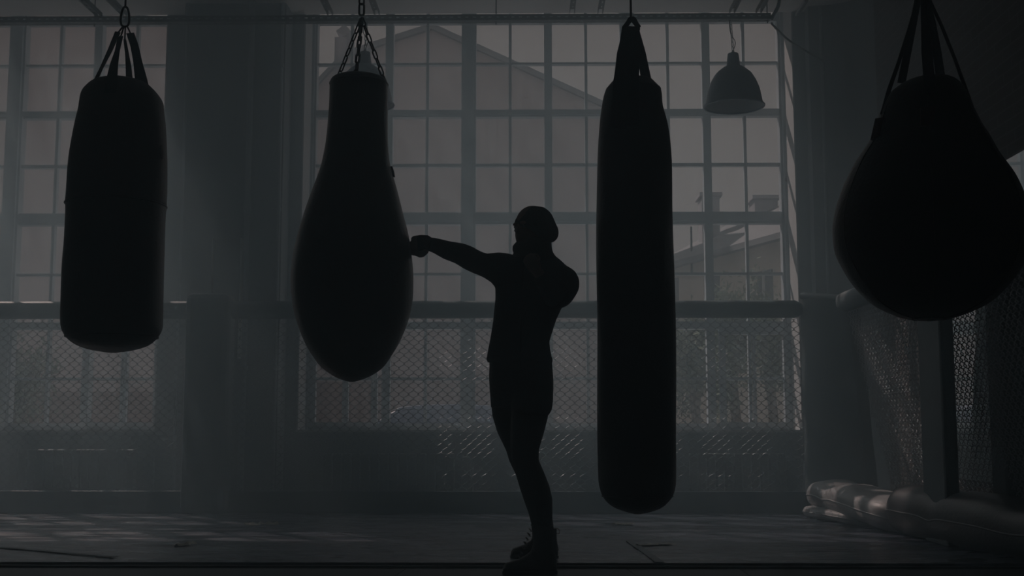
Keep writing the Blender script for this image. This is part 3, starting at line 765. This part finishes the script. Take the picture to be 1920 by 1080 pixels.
M['letter'] = mat('grey_print', (0.06, 0.065, 0.075), 0.7)
s4 = [c for c in b4.children if c.name.startswith('strap')][3]
lettering('ULTIMATUM', (1754, 86), (1763.5, 143), Y4 + .118, Y4 + .166, 11, s4, M['letter'])
lettering('ULTIMATUM', (1741, 10), (1750, 62), Y4 + .018, Y4 + .085, 9, s4, M['letter'])
shackle(b4, 1731, -40, 0, 24, Y4, 3)
anchor(b4, 1731, -38, Y4, True)
pt = [P(1727, 201, Y4 - 0.185), P(1772, 199, Y4 - 0.18), P(1774, 234, Y4 - 0.205), P(1728, 236, Y4 - 0.212)]
bk = [p + Vector((0, 0.02, 0)) for p in pt]
MB().add(pt + bk, [(0, 1, 2, 3), (4, 7, 6, 5), (0, 1, 5, 4), (1, 2, 6, 5), (2, 3, 7, 6), (3, 0, 4, 7)]).build('label_patch', M['patch'], b4)
pt = [P(1641, 222, Y4 - 0.06), P(1657, 220, Y4 - 0.1), P(1650, 252, Y4 - 0.1), P(1632, 262, Y4 - 0.05)]
bk = [p + Vector((0.02, 0.03, 0)) for p in pt]
MB().add(pt + bk, [(0, 1, 2, 3), (4, 7, 6, 5), (0, 1, 5, 4), (1, 2, 6, 5), (2, 3, 7, 6), (3, 0, 4, 7)]).build('label_patch', M['patch'], b4)

# ------------------------------------------------------------------ bolsters lying on the mat
def bolster(name, spine, halfw, halfh, m, label, seed, folds=(), n=36):
    """spine: ground points; sections are cushions with a seam all round"""
    t = thing(name, label, 'stuffed bag')
    pts = smoothpts([Vector(p) for p in spine], 8); L = len(pts); rg = []; sl = []; sr = []
    for i, p in enumerate(pts):
        d = (pts[min(i + 1, L - 1)] - pts[max(i - 1, 0)]); d.z = 0; d.normalize(); s_ = Vector((-d.y, d.x, 0))
        u = i / (L - 1); e = min(u, 1 - u) * (L - 1); en = (1 - (1 - min(1, e / 7)) ** 2.2) ** 0.5; en = max(en, 0.12)
        pin = 1.0
        for f in folds: pin -= f[1] * math.exp(-((u - f[0]) / f[2]) ** 2)
        hw = (halfw(u) if callable(halfw) else halfw) * en * (0.6 + 0.4 * pin); hh = (halfh(u) if callable(halfh) else halfh) * (0.35 + 0.65 * en) * pin
        ring = []
        for k in range(n):
            a = 2 * PI * k / n; ca, sa = math.cos(a), math.sin(a)
            x = math.copysign(abs(ca) ** 0.85, ca) * hw; z = math.copysign(abs(sa) ** 0.8, sa) * hh
            if sa < 0: z = max(z, -hh * 0.92)
            wv = 0.010 * mnoise.noise(Vector((u * 9 + seed, ca * 2, sa * 2))) * abs(sa)
            ring.append(p + s_ * x + Vector((0, 0, z + wv + hh * 0.92)))
        rg.append(ring); sl.append(ring[0]); sr.append(ring[n // 2])
    body = MB().rings(rg).build('cushion', m, t, smooth=True)
    MB().tube([p + Vector((0, 0, 0)) for p in sl], 0.006, 6).build('piping', m, t, smooth=True)
    MB().tube([p for p in sr], 0.006, 6).build('piping', m, t, smooth=True)
    return t
def G(px, py): return on_mat(px, py)
z_ = ZM + 0.004
def gp(x, y, z=z_): return Vector((x, y, z))
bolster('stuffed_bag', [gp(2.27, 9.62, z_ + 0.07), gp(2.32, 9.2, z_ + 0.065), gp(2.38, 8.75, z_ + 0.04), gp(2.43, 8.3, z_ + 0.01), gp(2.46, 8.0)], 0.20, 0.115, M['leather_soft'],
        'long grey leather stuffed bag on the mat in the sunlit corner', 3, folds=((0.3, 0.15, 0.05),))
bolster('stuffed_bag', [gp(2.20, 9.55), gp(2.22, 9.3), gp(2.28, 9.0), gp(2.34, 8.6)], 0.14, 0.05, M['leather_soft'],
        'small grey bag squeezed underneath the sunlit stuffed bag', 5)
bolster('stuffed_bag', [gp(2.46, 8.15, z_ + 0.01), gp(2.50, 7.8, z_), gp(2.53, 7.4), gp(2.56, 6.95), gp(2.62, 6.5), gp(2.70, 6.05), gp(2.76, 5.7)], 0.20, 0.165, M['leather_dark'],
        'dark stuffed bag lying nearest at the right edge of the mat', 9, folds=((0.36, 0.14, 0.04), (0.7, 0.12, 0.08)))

# ------------------------------------------------------------------ boxer
person = thing('person', 'person in dark beanie, jacket, shorts, tights and boots punching the chained bag', 'person')
def loft(mb, rows, n=28, jig=0.0, seed=0, Yoff=None):
    """rows: (py, pxL, pxR, half depth, Y)"""
    rg = []
    for (py, l, r, dpt, Y) in rows:
        a, b = P(l, py, Y), P(r, py, Y); c = (a + b) / 2; R_ = (b - a).length / 2
        ring = []
        for k in range(n):
            an = 2 * PI * k / n; w_ = 1 + jig * mnoise.noise(Vector((math.cos(an) * 1.5, math.sin(an) * 1.5, c.z * 18 + seed)))
            ring.append((c.x + R_ * w_ * math.cos(an), c.y + dpt * w_ * math.sin(an), c.z))
        rg.append(ring)
    mb.rings(rg); return mb
def arm(mb, rows, n=20, k_=1.0, jig=0.0, seed=0):
    """rows across a limb: ((px,py) top, (px,py) bottom, depth factor, Y)"""
    cs = []; rs = []
    for (t, b, f, Y) in rows:
        a, b2_ = P(t[0], t[1], Y), P(b[0], b[1], Y); cs.append((a + b2_) / 2); rs.append(((a - b2_) / 2 * k_, f * k_))
    rg = []
    for i, c in enumerate(cs):
        d = (cs[min(i + 1, len(cs) - 1)] - cs[max(i - 1, 0)]).normalized(); ax = rs[i][0]; ax2 = ax - d * ax.dot(d) * 0.5
        s_ = d.cross(ax2).normalized() * ax2.length * rs[i][1] / k_
        ring = []
        for k in range(n):
            an = 2 * PI * k / n; w_ = 1 + jig * mnoise.noise(Vector((i * 1.3 + seed, math.cos(an) * 2, math.sin(an) * 2)))
            ring.append(c + (ax * math.cos(an) + s_ * math.sin(an)) * w_)
        rg.append(ring)
    mb.rings(rg); return mb
YT = 6.15
# jacket
jk = MB()
loft(jk, [(479, 968, 1040, .07, YT), (485, 952, 1048, .085, YT), (494, 938, 1058, .10, YT), (505, 930, 1070, .115, YT), (520, 928, 1078, .125, YT), (540, 929, 1076, .13, YT), (560, 929, 1064, .13, YT), (580, 926, 1052, .125, YT), (600, 924, 1043, .12, YT), (622, 921, 1036, .118, YT), (640, 918, 1031, .116, YT), (656, 915, 1032, .12, YT), (668, 913, 1034, .122, YT), (677, 914, 1035, .118, YT)], jig=0.02)
arm(jk, [((802, 444), (800, 470), .9, 6.22), ((820, 447), (812, 474), .9, 6.22), ((845, 452), (832, 485), .95, 6.21), ((870, 457), (852, 493), .95, 6.2), ((888, 464), (870, 504), .95, 6.2), ((903, 472), (888, 512), .95, 6.2), ((915, 476), (908, 521), 1.0, 6.19), ((935, 473), (921, 530), 1.0, 6.18), ((955, 476), (935, 548), 1.0, 6.17), ((985, 480), (965, 560), .8, 6.15)], jig=0.09, seed=3)
# bent arm held in guard before the chest
E = lambda px, py, Y: P(px, py, Y)
jk.tube(smoothpts([E(1048, 526, 6.12), E(1056, 533, 6.05), E(1050, 552, 5.98), E(1040, 562, 5.93)], 4), [.080, .085, .086, .086, .083, .08, .076, .072, .068, .064, .058, .052, .048], 14)
jk.ell(E(1053, 530, 6.10), .083, .085, .075)
jk.tube([E(1042, 562, 5.93), E(1028, 540, 5.88), E(1012, 515, 5.85)], [.055, .047, .036], 14)
jo = jk.build('jacket', M['jacket'], person); remesh(jo, 0.008, 3)
MB().tube([P(984, 500, 6.035), P(980, 540, 6.005), P(978, 600, 6.015), P(976, 670, 6.02)], 0.004, 6).build('zip', M['iron'], jo, smooth=True)
hem = MB(); loft(hem, [(670, 912, 1035, .126, YT), (674, 912.5, 1036, .127, YT), (679, 914, 1036, .122, YT)]); hem.build('waistband', M['jacket'], jo, smooth=True)
# shorts
sh = MB()
loft(sh, [(648, 921, 1030, .112, YT), (665, 918, 1034, .115, YT), (690, 917, 1036, .122, YT), (712, 917, 1038, .125, YT), (735, 918, 1038, .12, YT), (745, 922, 1034, .10, YT)], jig=0.01)
loft(sh, [(700, 955, 1037, .10, 6.09), (725, 958, 1038, .10, 6.08), (750, 958, 1037, .10, 6.07), (768, 958, 1035, .098, 6.06), (779, 962, 1029, .09, 6.06)], jig=0.03, seed=4)
loft(sh, [(700, 917, 985, .09, 6.22), (725, 918, 985, .09, 6.22), (750, 919, 986, .09, 6.23), (764, 920, 985, .085, 6.24)], jig=0.03, seed=8)
so_ = sh.build('shorts', M['shorts'], person); remesh(so_, 0.008, 3)
# tights
near = [(700, 962, 1034, .085, 6.09), (750, 960, 1032, .085, 6.07), (785, 958, 1027, .08, 6.05), (815, 957, 1019, .072, 6.03), (842, 957, 1011, .064, 6.02), (862, 959, 1010, .060, 6.02), (885, 966, 1020, .063, 6.03), (910, 973, 1030, .066, 6.04), (935, 981, 1036, .064, 6.04), (960, 990, 1036, .056, 6.03), (985, 997, 1036, .048, 6.02), (1010, 1002, 1037, .043, 6.01), (1030, 1003, 1037, .04, 6.0)]
far = [(700, 920, 978, .08, 6.22), (745, 920, 984, .08, 6.24), (780, 923, 986, .078, 6.27), (810, 932, 987, .072, 6.30), (845, 949, 992, .062, 6.34), (865, 955, 997, .058, 6.36), (890, 967, 1008, .06, 6.38), (920, 976, 1022, .062, 6.41), (955, 989, 1033, .055, 6.44), (985, 998, 1038, .045, 6.46), (1015, 1001, 1040, .04, 6.46)]
tg = MB(); loft(tg, near); loft(tg, far); to = tg.build('tights', M['tights'], person); remesh(to, 0.007, 2)
# body under the clothes (one continuous surface): head, neck, trunk, arms, legs, hands
bd = MB()
def shrink(rows, k):
    return [(py, (l + r) / 2 - (r - l) / 2 * k, (l + r) / 2 + (r - l) / 2 * k, d_ * k, Y) for (py, l, r, d_, Y) in rows]
loft(bd, shrink(near, 0.88)); loft(bd, shrink(far, 0.88))
loft(bd, shrink([(490, 950, 1050, .085, YT), (510, 935, 1070, .11, YT), (560, 932, 1058, .12, YT), (600, 926, 1040, .11, YT), (650, 922, 1030, .11, YT), (700, 919, 1034, .115, YT), (735, 922, 1032, .10, YT)], 0.9))
arm(bd, [((800, 446), (800, 468), .85, 6.22), ((870, 457), (852, 493), .9, 6.2), ((903, 472), (888, 512), .9, 6.2), ((935, 477), (921, 526), .9, 6.18), ((985, 485), (965, 555), .8, 6.15)], k_=0.85)
bd.tube([E(1048, 528, 6.10), E(1050, 545, 6.02), E(1042, 562, 5.93)], [.068, .06, .042], 14)
bd.tube([E(1042, 562, 5.93), E(1028, 540, 5.88), E(1012, 515, 5.85), E(1006, 506, 5.845)], [.042, .036, .027, .025], 14)
YH = 6.13
bd.tube([E(1003, 500, YT), E(1002, 478, YT), E(1001, 455, YH)], [.075, .06, .058], 16)
HR = Matrix.Rotation(math.radians(-40), 3, 'Z')     # head turned left and a little towards the viewer
hc = P(998.5, 428, YH)
hd = lambda x, y, z: hc + HR.transposed() @ Vector((x, y, z))     # x: forward is -x
rotm = HR.transposed()
bd.ell(hc + Vector((0.004, 0, 0.018)), .098, .080, .098, rotm)
bd.ell(hd(-0.028, 0, -0.035), .070, .064, .088, rotm)
bd.ell(hd(-0.045, 0, -0.088), .040, .046, .032, rotm)               # chin and jaw
nose = [hd(-0.088, 0, 0.012), hd(-0.102, 0, -0.012), hd(-0.108, 0, -0.030)]
bd.tube(nose, [.009, .012, .014], 10)
bd.ell(hd(-0.084, 0.030, 0.015), .016, .022, .010, rotm); bd.ell(hd(-0.084, -0.030, 0.015), .016, .022, .010, rotm)   # brows
bd.ell(hd(-0.088, 0, -0.058), .012, .024, .006, rotm); bd.ell(hd(-0.086, 0, -0.068), .012, .021, .007, rotm)           # lips
for s_ in (1, -1): bd.ell(hd(0.006, s_ * 0.080, -0.018), .018, .008, .030, rotm)   # ears
def finger(mb, pts, r):
    mb.tube(smoothpts([Vector(p) for p in pts], 3), [r * (1 - 0.02 * i) for i in range((len(pts) - 1) * 3 + 1)], 10)
    mb.ell(Vector(pts[-1]), r * .8, r * .8, r * .8, n=6)
def fist(mb, wrist, fwd, up, scale=1.0, kw=1.0):
    """closed hand: fwd to the knuckles, up towards the back of the hand"""
    f = Vector(fwd).normalized(); u = Vector(up); u = (u - f * u.dot(f)).normalized(); s_ = f.cross(u); k = scale
    Wp = lambda a, b, c: Vector(wrist) + f * a * k + s_ * b * k * kw + u * c * k
    R3 = Matrix((f, s_, u)).transposed()
    mb.ell(Wp(.045, 0, 0), .052 * k, .040 * k * kw, .022 * k, R3, 12)
    mb.tube([Wp(-.02, 0, 0), Wp(.03, 0, 0)], [.026 * k, .030 * k], 12)
    for q, (o, ln) in enumerate(((-.030, .96), (-.010, 1.03), (.010, 1.0), (.029, .88))):
        finger(mb, [Wp(.05, o, .006), Wp(.085 * ln, o, .006), Wp(.100 * ln, o, -.012), Wp(.096 * ln, o, -.034), Wp(.070, o, -.042), Wp(.055, o, -.032)], .0098 * k * (1 + (kw - 1) * .8))
    finger(mb, [Wp(.015, -.026, -.012), Wp(.042, -.040, -.026), Wp(.068, -.034, -.046), Wp(.078, -.010, -.056)], .0115 * k)
wr = P(806, 457, 6.22)
fist(bd, wr, (-1, 0, -0.07), (0.0, -1, 0.15), 1.0, 1.28)
fist(bd, E(1008, 510, 5.845), (-0.45, 0.1, 0.8), (-0.5, -0.8, 0.0), 0.95)
bo = bd.build('body', M['skin'], person); remesh(bo, 0.0055, 2)
# eyes
for s_ in (1, -1):
    ey = MB().ell(hd(-0.082, s_ * 0.030, 0.000), .012, .013, .010, rotm, 8).build('eye', M['board'], bo, smooth=True)
    MB().ell(hd(-0.092, s_ * 0.030, 0.000), .004, .006, .006, rotm, 6).build('iris', M['iron'], bo, smooth=True)
# hand wraps
wrp = MB()
arm(wrp, [((783, 441.5), (785, 477), .75, 6.22), ((789, 440.5), (792, 473), .8, 6.22), ((795, 440.5), (798, 470), .9, 6.22), ((802, 441), (802, 469.5), 1.0, 6.22), ((809, 445), (807, 472), 1.0, 6.22)], jig=0.05)
wo = wrp.build('hand_wrap', M['scarf'], person, smooth=True)
# beanie
be = MB()
loft(be, [(388.5, 998, 1012, .02, YH), (390, 989, 1021, .05, YH), (395, 981, 1028, .07, YH), (402, 973, 1034, .085, YH), (412, 966, 1039, .098, YH), (422, 963, 1043, .104, YH), (427, 963.5, 1046, .105, YH), (433, 975, 1047.5, .104, YH), (440, 990, 1047.5, .098, YH), (447, 1002, 1045, .085, YH), (453, 1014, 1039, .05, YH)], jig=0.02, n=36)
beo = be.build('beanie', M['beanie'], person); remesh(beo, 0.006, 2)
# scarf
sf = MB()
loft(sf, [(449, 974, 1032, .085, YH), (455, 967, 1034, .092, YH), (461, 962, 1034, .096, YH), (468, 961, 1035, .098, YH), (474, 963, 1037, .095, YH), (480, 960, 1042, .10, YT), (486, 958, 1046, .10, YT), (492, 966, 1046, .10, YT)], jig=0.05, n=36)
sfo = sf.build('neck_scarf', M['scarf'], person); remesh(sfo, 0.007, 1)
# boots
def boot(rows, Y, zsole, toe, heel, loopside, name='boot'):
    """rows: shaft silhouette; toe/heel: ground px"""
    mb = MB(); loft(mb, rows, 20)
    a = P(toe[0], toe[1], Y); b = P(heel[0], heel[1], Y); L = b.x - a.x
    # foot: cross-sections from toe to heel
    prof = [(0.0, .026, .024), (0.05, .042, .038), (0.16, .052, .046), (0.30, .062, .049), (0.45, .085, .045), (0.60, .115, .041), (0.75, .12, .040), (0.88, .11, .038), (0.97, .09, .034), (1.0, .06, .026)]
    rg = []
    for (t, h, wv) in prof:
        x = a.x + L * t; ring = []
        for k in range(18):
            an = 2 * PI * k / 18; z = math.sin(an); z = (z + 1) / 2 * h
            ring.append((x, Y + math.cos(an) * wv * (1.0 if math.sin(an) < 0.3 else 0.85), zsole + 0.012 + z))
        rg.append(ring)
    mb.rings(rg); o = mb.build(name, M['boot'], person); remesh(o, 0.005, 2)
    sm = MB(); out = []
    for k in range(28):
        an = 2 * PI * k / 28; t = 0.5 - 0.5 * math.cos(an); wv = 0.050 * math.sin(an) * (0.85 if t > .5 else 1) * (1.0 - 0.25 * max(0, t - .6))
        out.append((a.x - 0.004 + (L + 0.008) * t, Y + wv))
    sm.rings([[(x, y, zsole + 0.001) for x, y in out], [(x, y, zsole + 0.016) for x, y in out]])
    sm.build('sole', M['sole'], o)
    lc = MB()
    for i in range(6):
        t = 0.33 + i * 0.035; x = a.x + L * t; z = zsole + 0.075 + i * 0.022
        lc.tube([(x, Y - .035, z), (x - .012, Y, z + .012), (x, Y + .035, z)], .0028, 5)
    lc.build('laces', M['iron'], o)
    return o
bt1 = boot([(985, 996, 1038, .05, 6.01), (1005, 999, 1039, .05, 6.0), (1022, 999, 1039, .05, 6.0), (1040, 993, 1040, .045, 6.0), (1055, 980, 1042, .042, 6.0), (1068, 975, 1043, .04, 6.0)], 6.0, 0.0, (943, 1068), (1044, 1068), 1)
bt2 = boot([(990, 997, 1044, .045, 6.46), (1005, 998, 1044, .045, 6.46), (1018, 994, 1045, .045, 6.46), (1030, 985, 1048, .04, 6.46), (1038, 978, 1045, .04, 6.46)], 6.46, ZM + 0.004, (958, 1040), (1046, 1040), 1)
lp = [P(1043, 991, 6.46), P(1047, 991.5, 6.46), P(1049, 996, 6.46), P(1048, 1001, 6.46), P(1044, 1000, 6.46)]
MB().ribbon(smoothpts(lp, 4), [.014] * 17, (0, 1, 0), .003).build('pull_loop', M['red'], bt2)

# ------------------------------------------------------------------ outside
GZ = -0.42
struct(MB().box(-60, 60, YO + 0.02, 90, GZ - 0.2, GZ), 'floor_outside', M['asphalt'], 'pale concrete yard outside the windows')
def prism(poly, Y, depth, m, name, parent):
    a = [P(x, y, Y) for x, y in poly]; b = [p + Vector((0, depth, 0)) for p in a]
    return MB().rings([a, b]).build(name, m, parent)
def house_window(parent, px0, px1, py0, py1, Y, m=None):
    a, b = P(px0, py0, Y), P(px1, py1, Y)
    f = MB().box(a.x - .06, b.x + .06, Y - 0.03, Y + .02, b.z - .06, a.z + .06).build('window', M['edge'], parent)
    MB().box(a.x, b.x, Y - 0.05, Y, b.z, a.z).build('pane', m or M['winglass'], f)
YA = 24.0
hA = thing('building', 'pinkish grey gabled building seen through the large window', 'building')
ga = P(960, 800, YA).z
poly = [(560, 205), (598, 160), (628, 128), (655, 107), (700, 92), (810, 57), (1125, 200), (1185, 228), (1185, 840), (560, 840)]
pA = [P(x, y, YA) for x, y in poly]
for i in (-1, -2): pA[i].z = GZ
MB().rings([pA, [p + Vector((0, 1.2, 0)) for p in pA]]).build('wall', M['wallA'], hA)
rf = MB()
for i in range(0, 7):
    a, b = pA[i], pA[i + 1]; u = Vector((0, 0, 0.12))
    rf.rings([[a + Vector((0, -.12, 0)), b + Vector((0, -.12, 0)), b + Vector((0, -.12, 0)) + u, a + Vector((0, -.12, 0)) + u], [a + Vector((0, 1.3, 0)), b + Vector((0, 1.3, 0)), b + Vector((0, 1.3, 0)) + u, a + Vector((0, 1.3, 0)) + u]])
rf.build('roof', M['roof'], hA)
c0, c1 = P(627, 125, YA), P(650, 70, YA)
ch = MB().box(c0.x, c1.x, YA - .02, YA + .7, c0.z - .8, c1.z).build('chimney', M['chim'], hA)
cap = MB(); a = P(630, 58, YA); b = P(658, 58, YA); tt = P(646, 45, YA); bb = P(646, 68, YA)
cap.rings([[a, bb, b, tt], [p + Vector((0, .5, 0)) for p in (a, bb, b, tt)]]); cap.build('cowl', M['chim'], ch)
q0, q1 = P(588, 800, YA - .05), P(705, 716, YA - .05)
MB().box(q0.x, q1.x, YA - 0.08, YA, GZ, q1.z).build('plinth', M['plinth'], hA)
YBd = 20.0
hB = thing('building', 'plain grey rendered building filling the left window', 'building')
polyB = [(-320, -40), (180, -10), (276, 40), (313, 60), (313, 66), (308, 84), (560, 84)]
polyB = [(-420, -80), (180, -10), (277, 42), (314, 60), (313, 840), (-420, 840)]
pB = [P(x, y, YBd) for x, y in polyB]; pB[-1].z = GZ; pB[-2].z = GZ; pB[3].x = pB[4].x
MB().rings([pB, [p + Vector((-1.5, 9, 0)) for p in pB]]).build('wall', M['wallA'], hB)
MB().box(pB[5].x, pB[4].x, YBd - .04, YBd, GZ, P(0, 735, YBd).z).build('plinth', M['plinth'], hB)
rb = MB(); u = Vector((0, 0, .12))
for i in (0, 1, 2):
    a, b = pB[i], pB[i + 1]; rb.rings([[a, b, b + u, a + u], [p + Vector((-1.5, 9, 0)) for p in (a, b, b + u, a + u)]])
rb.build('roof', M['roof'], hB)
# right building, running away to the left
hC = thing('building', 'cream building with grey sloping roof beyond the trees at right', 'building')
Cn, Cf = P(1475, 448, 20.0), P(1245, 530, 24.2)
Cf.z = Cn.z
nrm = Vector((Cf.y - Cn.y, -(Cf.x - Cn.x), 0)).normalized()
if nrm.y < 0: nrm = -nrm
def cp(t, z, o=0.0): 
    p = Cn.lerp(Cf, t) + nrm * -o; p.z = z; return p
wl = MB(); ptsC = [cp(-0.6, GZ), cp(1, GZ), cp(1, Cn.z), cp(-0.6, Cn.z)]
wl.rings([ptsC, [p + nrm * 3 for p in ptsC]]); wl.build('wall', M['cream'], hC)
rC = MB(); ev0, ev1 = cp(-0.65, Cn.z, .5), cp(1.0, Cn.z, .5); rz = 1.15
r0, r1 = cp(-0.65, Cn.z + rz) + nrm * 1.7, cp(1.0, Cn.z + rz) + nrm * 1.7
up = Vector((0, 0, -.1))
rC.add([ev0, ev1, r1, r0, ev0 + up, ev1 + up, r1 + nrm * 3 + up, r0 + nrm * 3 + up], [(0, 1, 2, 3), (4, 5, 6, 7), (0, 1, 5, 4), (1, 2, 6, 5), (2, 3, 7, 6), (3, 0, 4, 7)])
rC.build('roof', M['roof'], hC)
for (t0, t1, zt2, zb3) in ((0.10, 0.2, -.45, -1.5), (0.5, 0.62, -.3, -1.6), (0.86, 0.95, -.2, -1.8)):
    p = [cp(t0, Cn.z + zb3, .03), cp(t1, Cn.z + zb3, .03), cp(t1, Cn.z + zt2, .03), cp(t0, Cn.z + zt2, .03)]
    f = MB().rings([p, [x + nrm * .1 for x in p]]).build('window', M['winglass'], hC)
    m_ = (p[0] + p[1]) / 2; mt = (p[2] + p[3]) / 2
    MB().tube([m_ - nrm * .02, mt - nrm * .02], .03, 4).build('window_bar', M['edge'], f)
for (px, py0, py1, wpx, nm) in ((1333, 362, 425, 34, 0), (1437, 367, 405, 44, 1)):
    a = P(px - wpx / 2, py0 + 6, 23.5); b = P(px + wpx / 2, py1, 23.5)
    c_ = MB().box(a.x, b.x, 23.5, 24.1, b.z - .8, a.z).build('chimney', M['chim'], hC)
    MB().box(a.x - .05, b.x + .05, 23.44, 24.16, a.z, a.z + .07).build('chimney_cap', M['chim'], c_)
a = P(1296, 452, 23); MB().tube([a - Vector((0, 0, .6)), P(1296, 425, 23)], .02, 6).build('aerial', M['iron'], hC)

def tree(px, pytop, pybot, wpx, Y, label, seed, nleaf=3200):
    r = random.Random(seed); t = thing('tree', label, 'tree')
    c = P(px, (pytop + pybot) / 2, Y); h = (P(px, pytop, Y).z - P(px, pybot, Y).z) / 2; wv = wpx / 2 * Y / F
    tr = MB(); tr.tube([(c.x, Y, GZ), (c.x + .05, Y, GZ + (c.z - GZ) * .5), (c.x, Y + .1, c.z + h * .3)], [.09, .07, .03], 8)
    ends = []
    for k in range(9):
        a = r.uniform(0, 2 * PI); e = Vector((c.x + math.cos(a) * wv * .7, Y + math.sin(a) * wv * .7, c.z + r.uniform(-.5, .7) * h)); ends.append(e)
        tr.tube([(c.x + .03, Y, GZ + (c.z - GZ) * r.uniform(.45, .8)), e.lerp(Vector((c.x, Y, c.z)), .4), e], [.03, .02, .008], 5)
    tr.build('trunk', M['bark'], t)
    lf = MB()
    for k in range(nleaf):
        e = r.choice(ends) if r.random() < .75 else Vector((c.x, Y, c.z)); q = Vector((r.gauss(0, .28) * wv, r.gauss(0, .28) * wv, r.gauss(0, .26) * h)) + e
        a = Vector((r.uniform(-1, 1), r.uniform(-1, 1), r.uniform(-1, 1))).normalized(); b = a.orthogonal().normalized(); s_ = r.uniform(.03, .06)
        lf.add([q - a * s_, q + b * s_ * .45, q + a * s_, q - b * s_ * .45], [(0, 1, 2, 3)])
    lf.build('foliage', M['leaf'], t)
tree(1300, 590, 790, 90, 17.5, 'leafy tree outside, just right of the tall straight bag', 3)
tree(1372, 545, 780, 70, 15.6, 'leafy tree outside, nearest to the mullion left of the right casement', 5)
tree(1440, 515, 740, 74, 17.6, 'leafy tree outside, at the right edge of the window', 9)
tree(30, 640, 800, 120, 15.0, 'low bush outside the left window', 12, 900)
# parked car
car = thing('car', 'blue-grey parked car seen low through the large window', 'car')
YC = 18.0; z0 = GZ
def cx(px): return PX(px, YC, 780)
cs_ = [(600, 815, 0.2), (604, 806, .2)]
low = [(598, 860), (600, 818), (640, 806), (692, 800), (960, 797), (1010, 804), (1040, 815), (1044, 860)]
top = [(692, 800), (720, 779), (748, 765), (790, 761), (860, 759.5), (920, 762), (955, 775), (985, 799)]
def carpart(poly, ya, yb, m, name, par, inset=0.0, zb=None):
    a = [P(x, y, YC) for x, y in poly]
    if zb is not None:
        a[0].z = zb; a[-1].z = zb
    k = [Vector((p.x, ya, p.z)) for p in a]; l2 = [Vector((p.x, yb, p.z)) for p in a]
    return MB().rings([k, l2]).build(name, m, par, bevel=0.04)
cb = carpart(low, YC, YC + 1.75, M['car'], 'car_body', car, zb=GZ + 0.22)
carpart(top, YC + .15, YC + 1.6, M['carglass'], 'cabin_glass', car)
tp = [(735, 769), (748, 763), (790, 758.5), (860, 757), (920, 760), (945, 769)]
carpart(tp, YC + .14, YC + 1.61, M['car'], 'car_roof', car)
for px in (800, 905):
    x = cx(px); MB().box(x - .03, x + .03, YC + .13, YC + .16, P(0, 799, YC).z, P(0, 761, YC).z).build('door_pillar', M['car'], car)
for px in (660, 985):
    x = cx(px); mbw = MB()
    for yy in (YC + .02, YC + 1.6):
        w_ = MB().tube([(x, yy - .0, GZ + .31), (x, yy + .18, GZ + .31)], .31, 24).build('wheel', M['tyre'], car, smooth=False)

# ------------------------------------------------------------------ haze
def haze(name, ya, yb, dens, g_, label):
    mv = bpy.data.materials.new('dusty_haze'); mv.use_nodes = True; nt = mv.node_tree
    for x in list(nt.nodes):
        if x.type != 'OUTPUT_MATERIAL': nt.nodes.remove(x)
    v = nt.nodes.new('ShaderNodeVolumeScatter'); v.inputs['Color'].default_value = (0.74, 0.93, 1.0, 1); v.inputs['Density'].default_value = dens
    v.inputs['Anisotropy'].default_value = g_
    nt.links.new(v.outputs[0], [x for x in nt.nodes if x.type == 'OUTPUT_MATERIAL'][0].inputs['Volume'])
    o = MB().box(XL + 0.01, XR - 0.04, ya, yb, 0.04, ZC - 0.005).build(name, mv)
    tag(o, label, 'haze', kind='stuff')
haze('haze', 6.9, YG - 0.08, 0.19, 0.75, 'thick dusty haze filling the air before the windows')
haze('haze', 1.0, 6.88, 0.085, 0.5, 'thin dusty haze in the air around the hanging bags')

GROUPS = {'radiator': 'radiators under the windows', 'ceiling_channel': 'steel channels under the ceiling', 'tree': 'trees outside the window',
          'pendant_lamp': 'dome pendant lamps', 'heating_pipe': 'vertical heating pipes', 'tape_scrap': 'tape scraps on the mat',
          'punching_bag': 'hanging punching bags', 'stuffed_bag': 'stuffed bags lying in the corner'}
for o in bpy.data.objects:
    if o.parent is None and o.name.split('.')[0] in GROUPS: o['group'] = GROUPS[o.name.split('.')[0]]
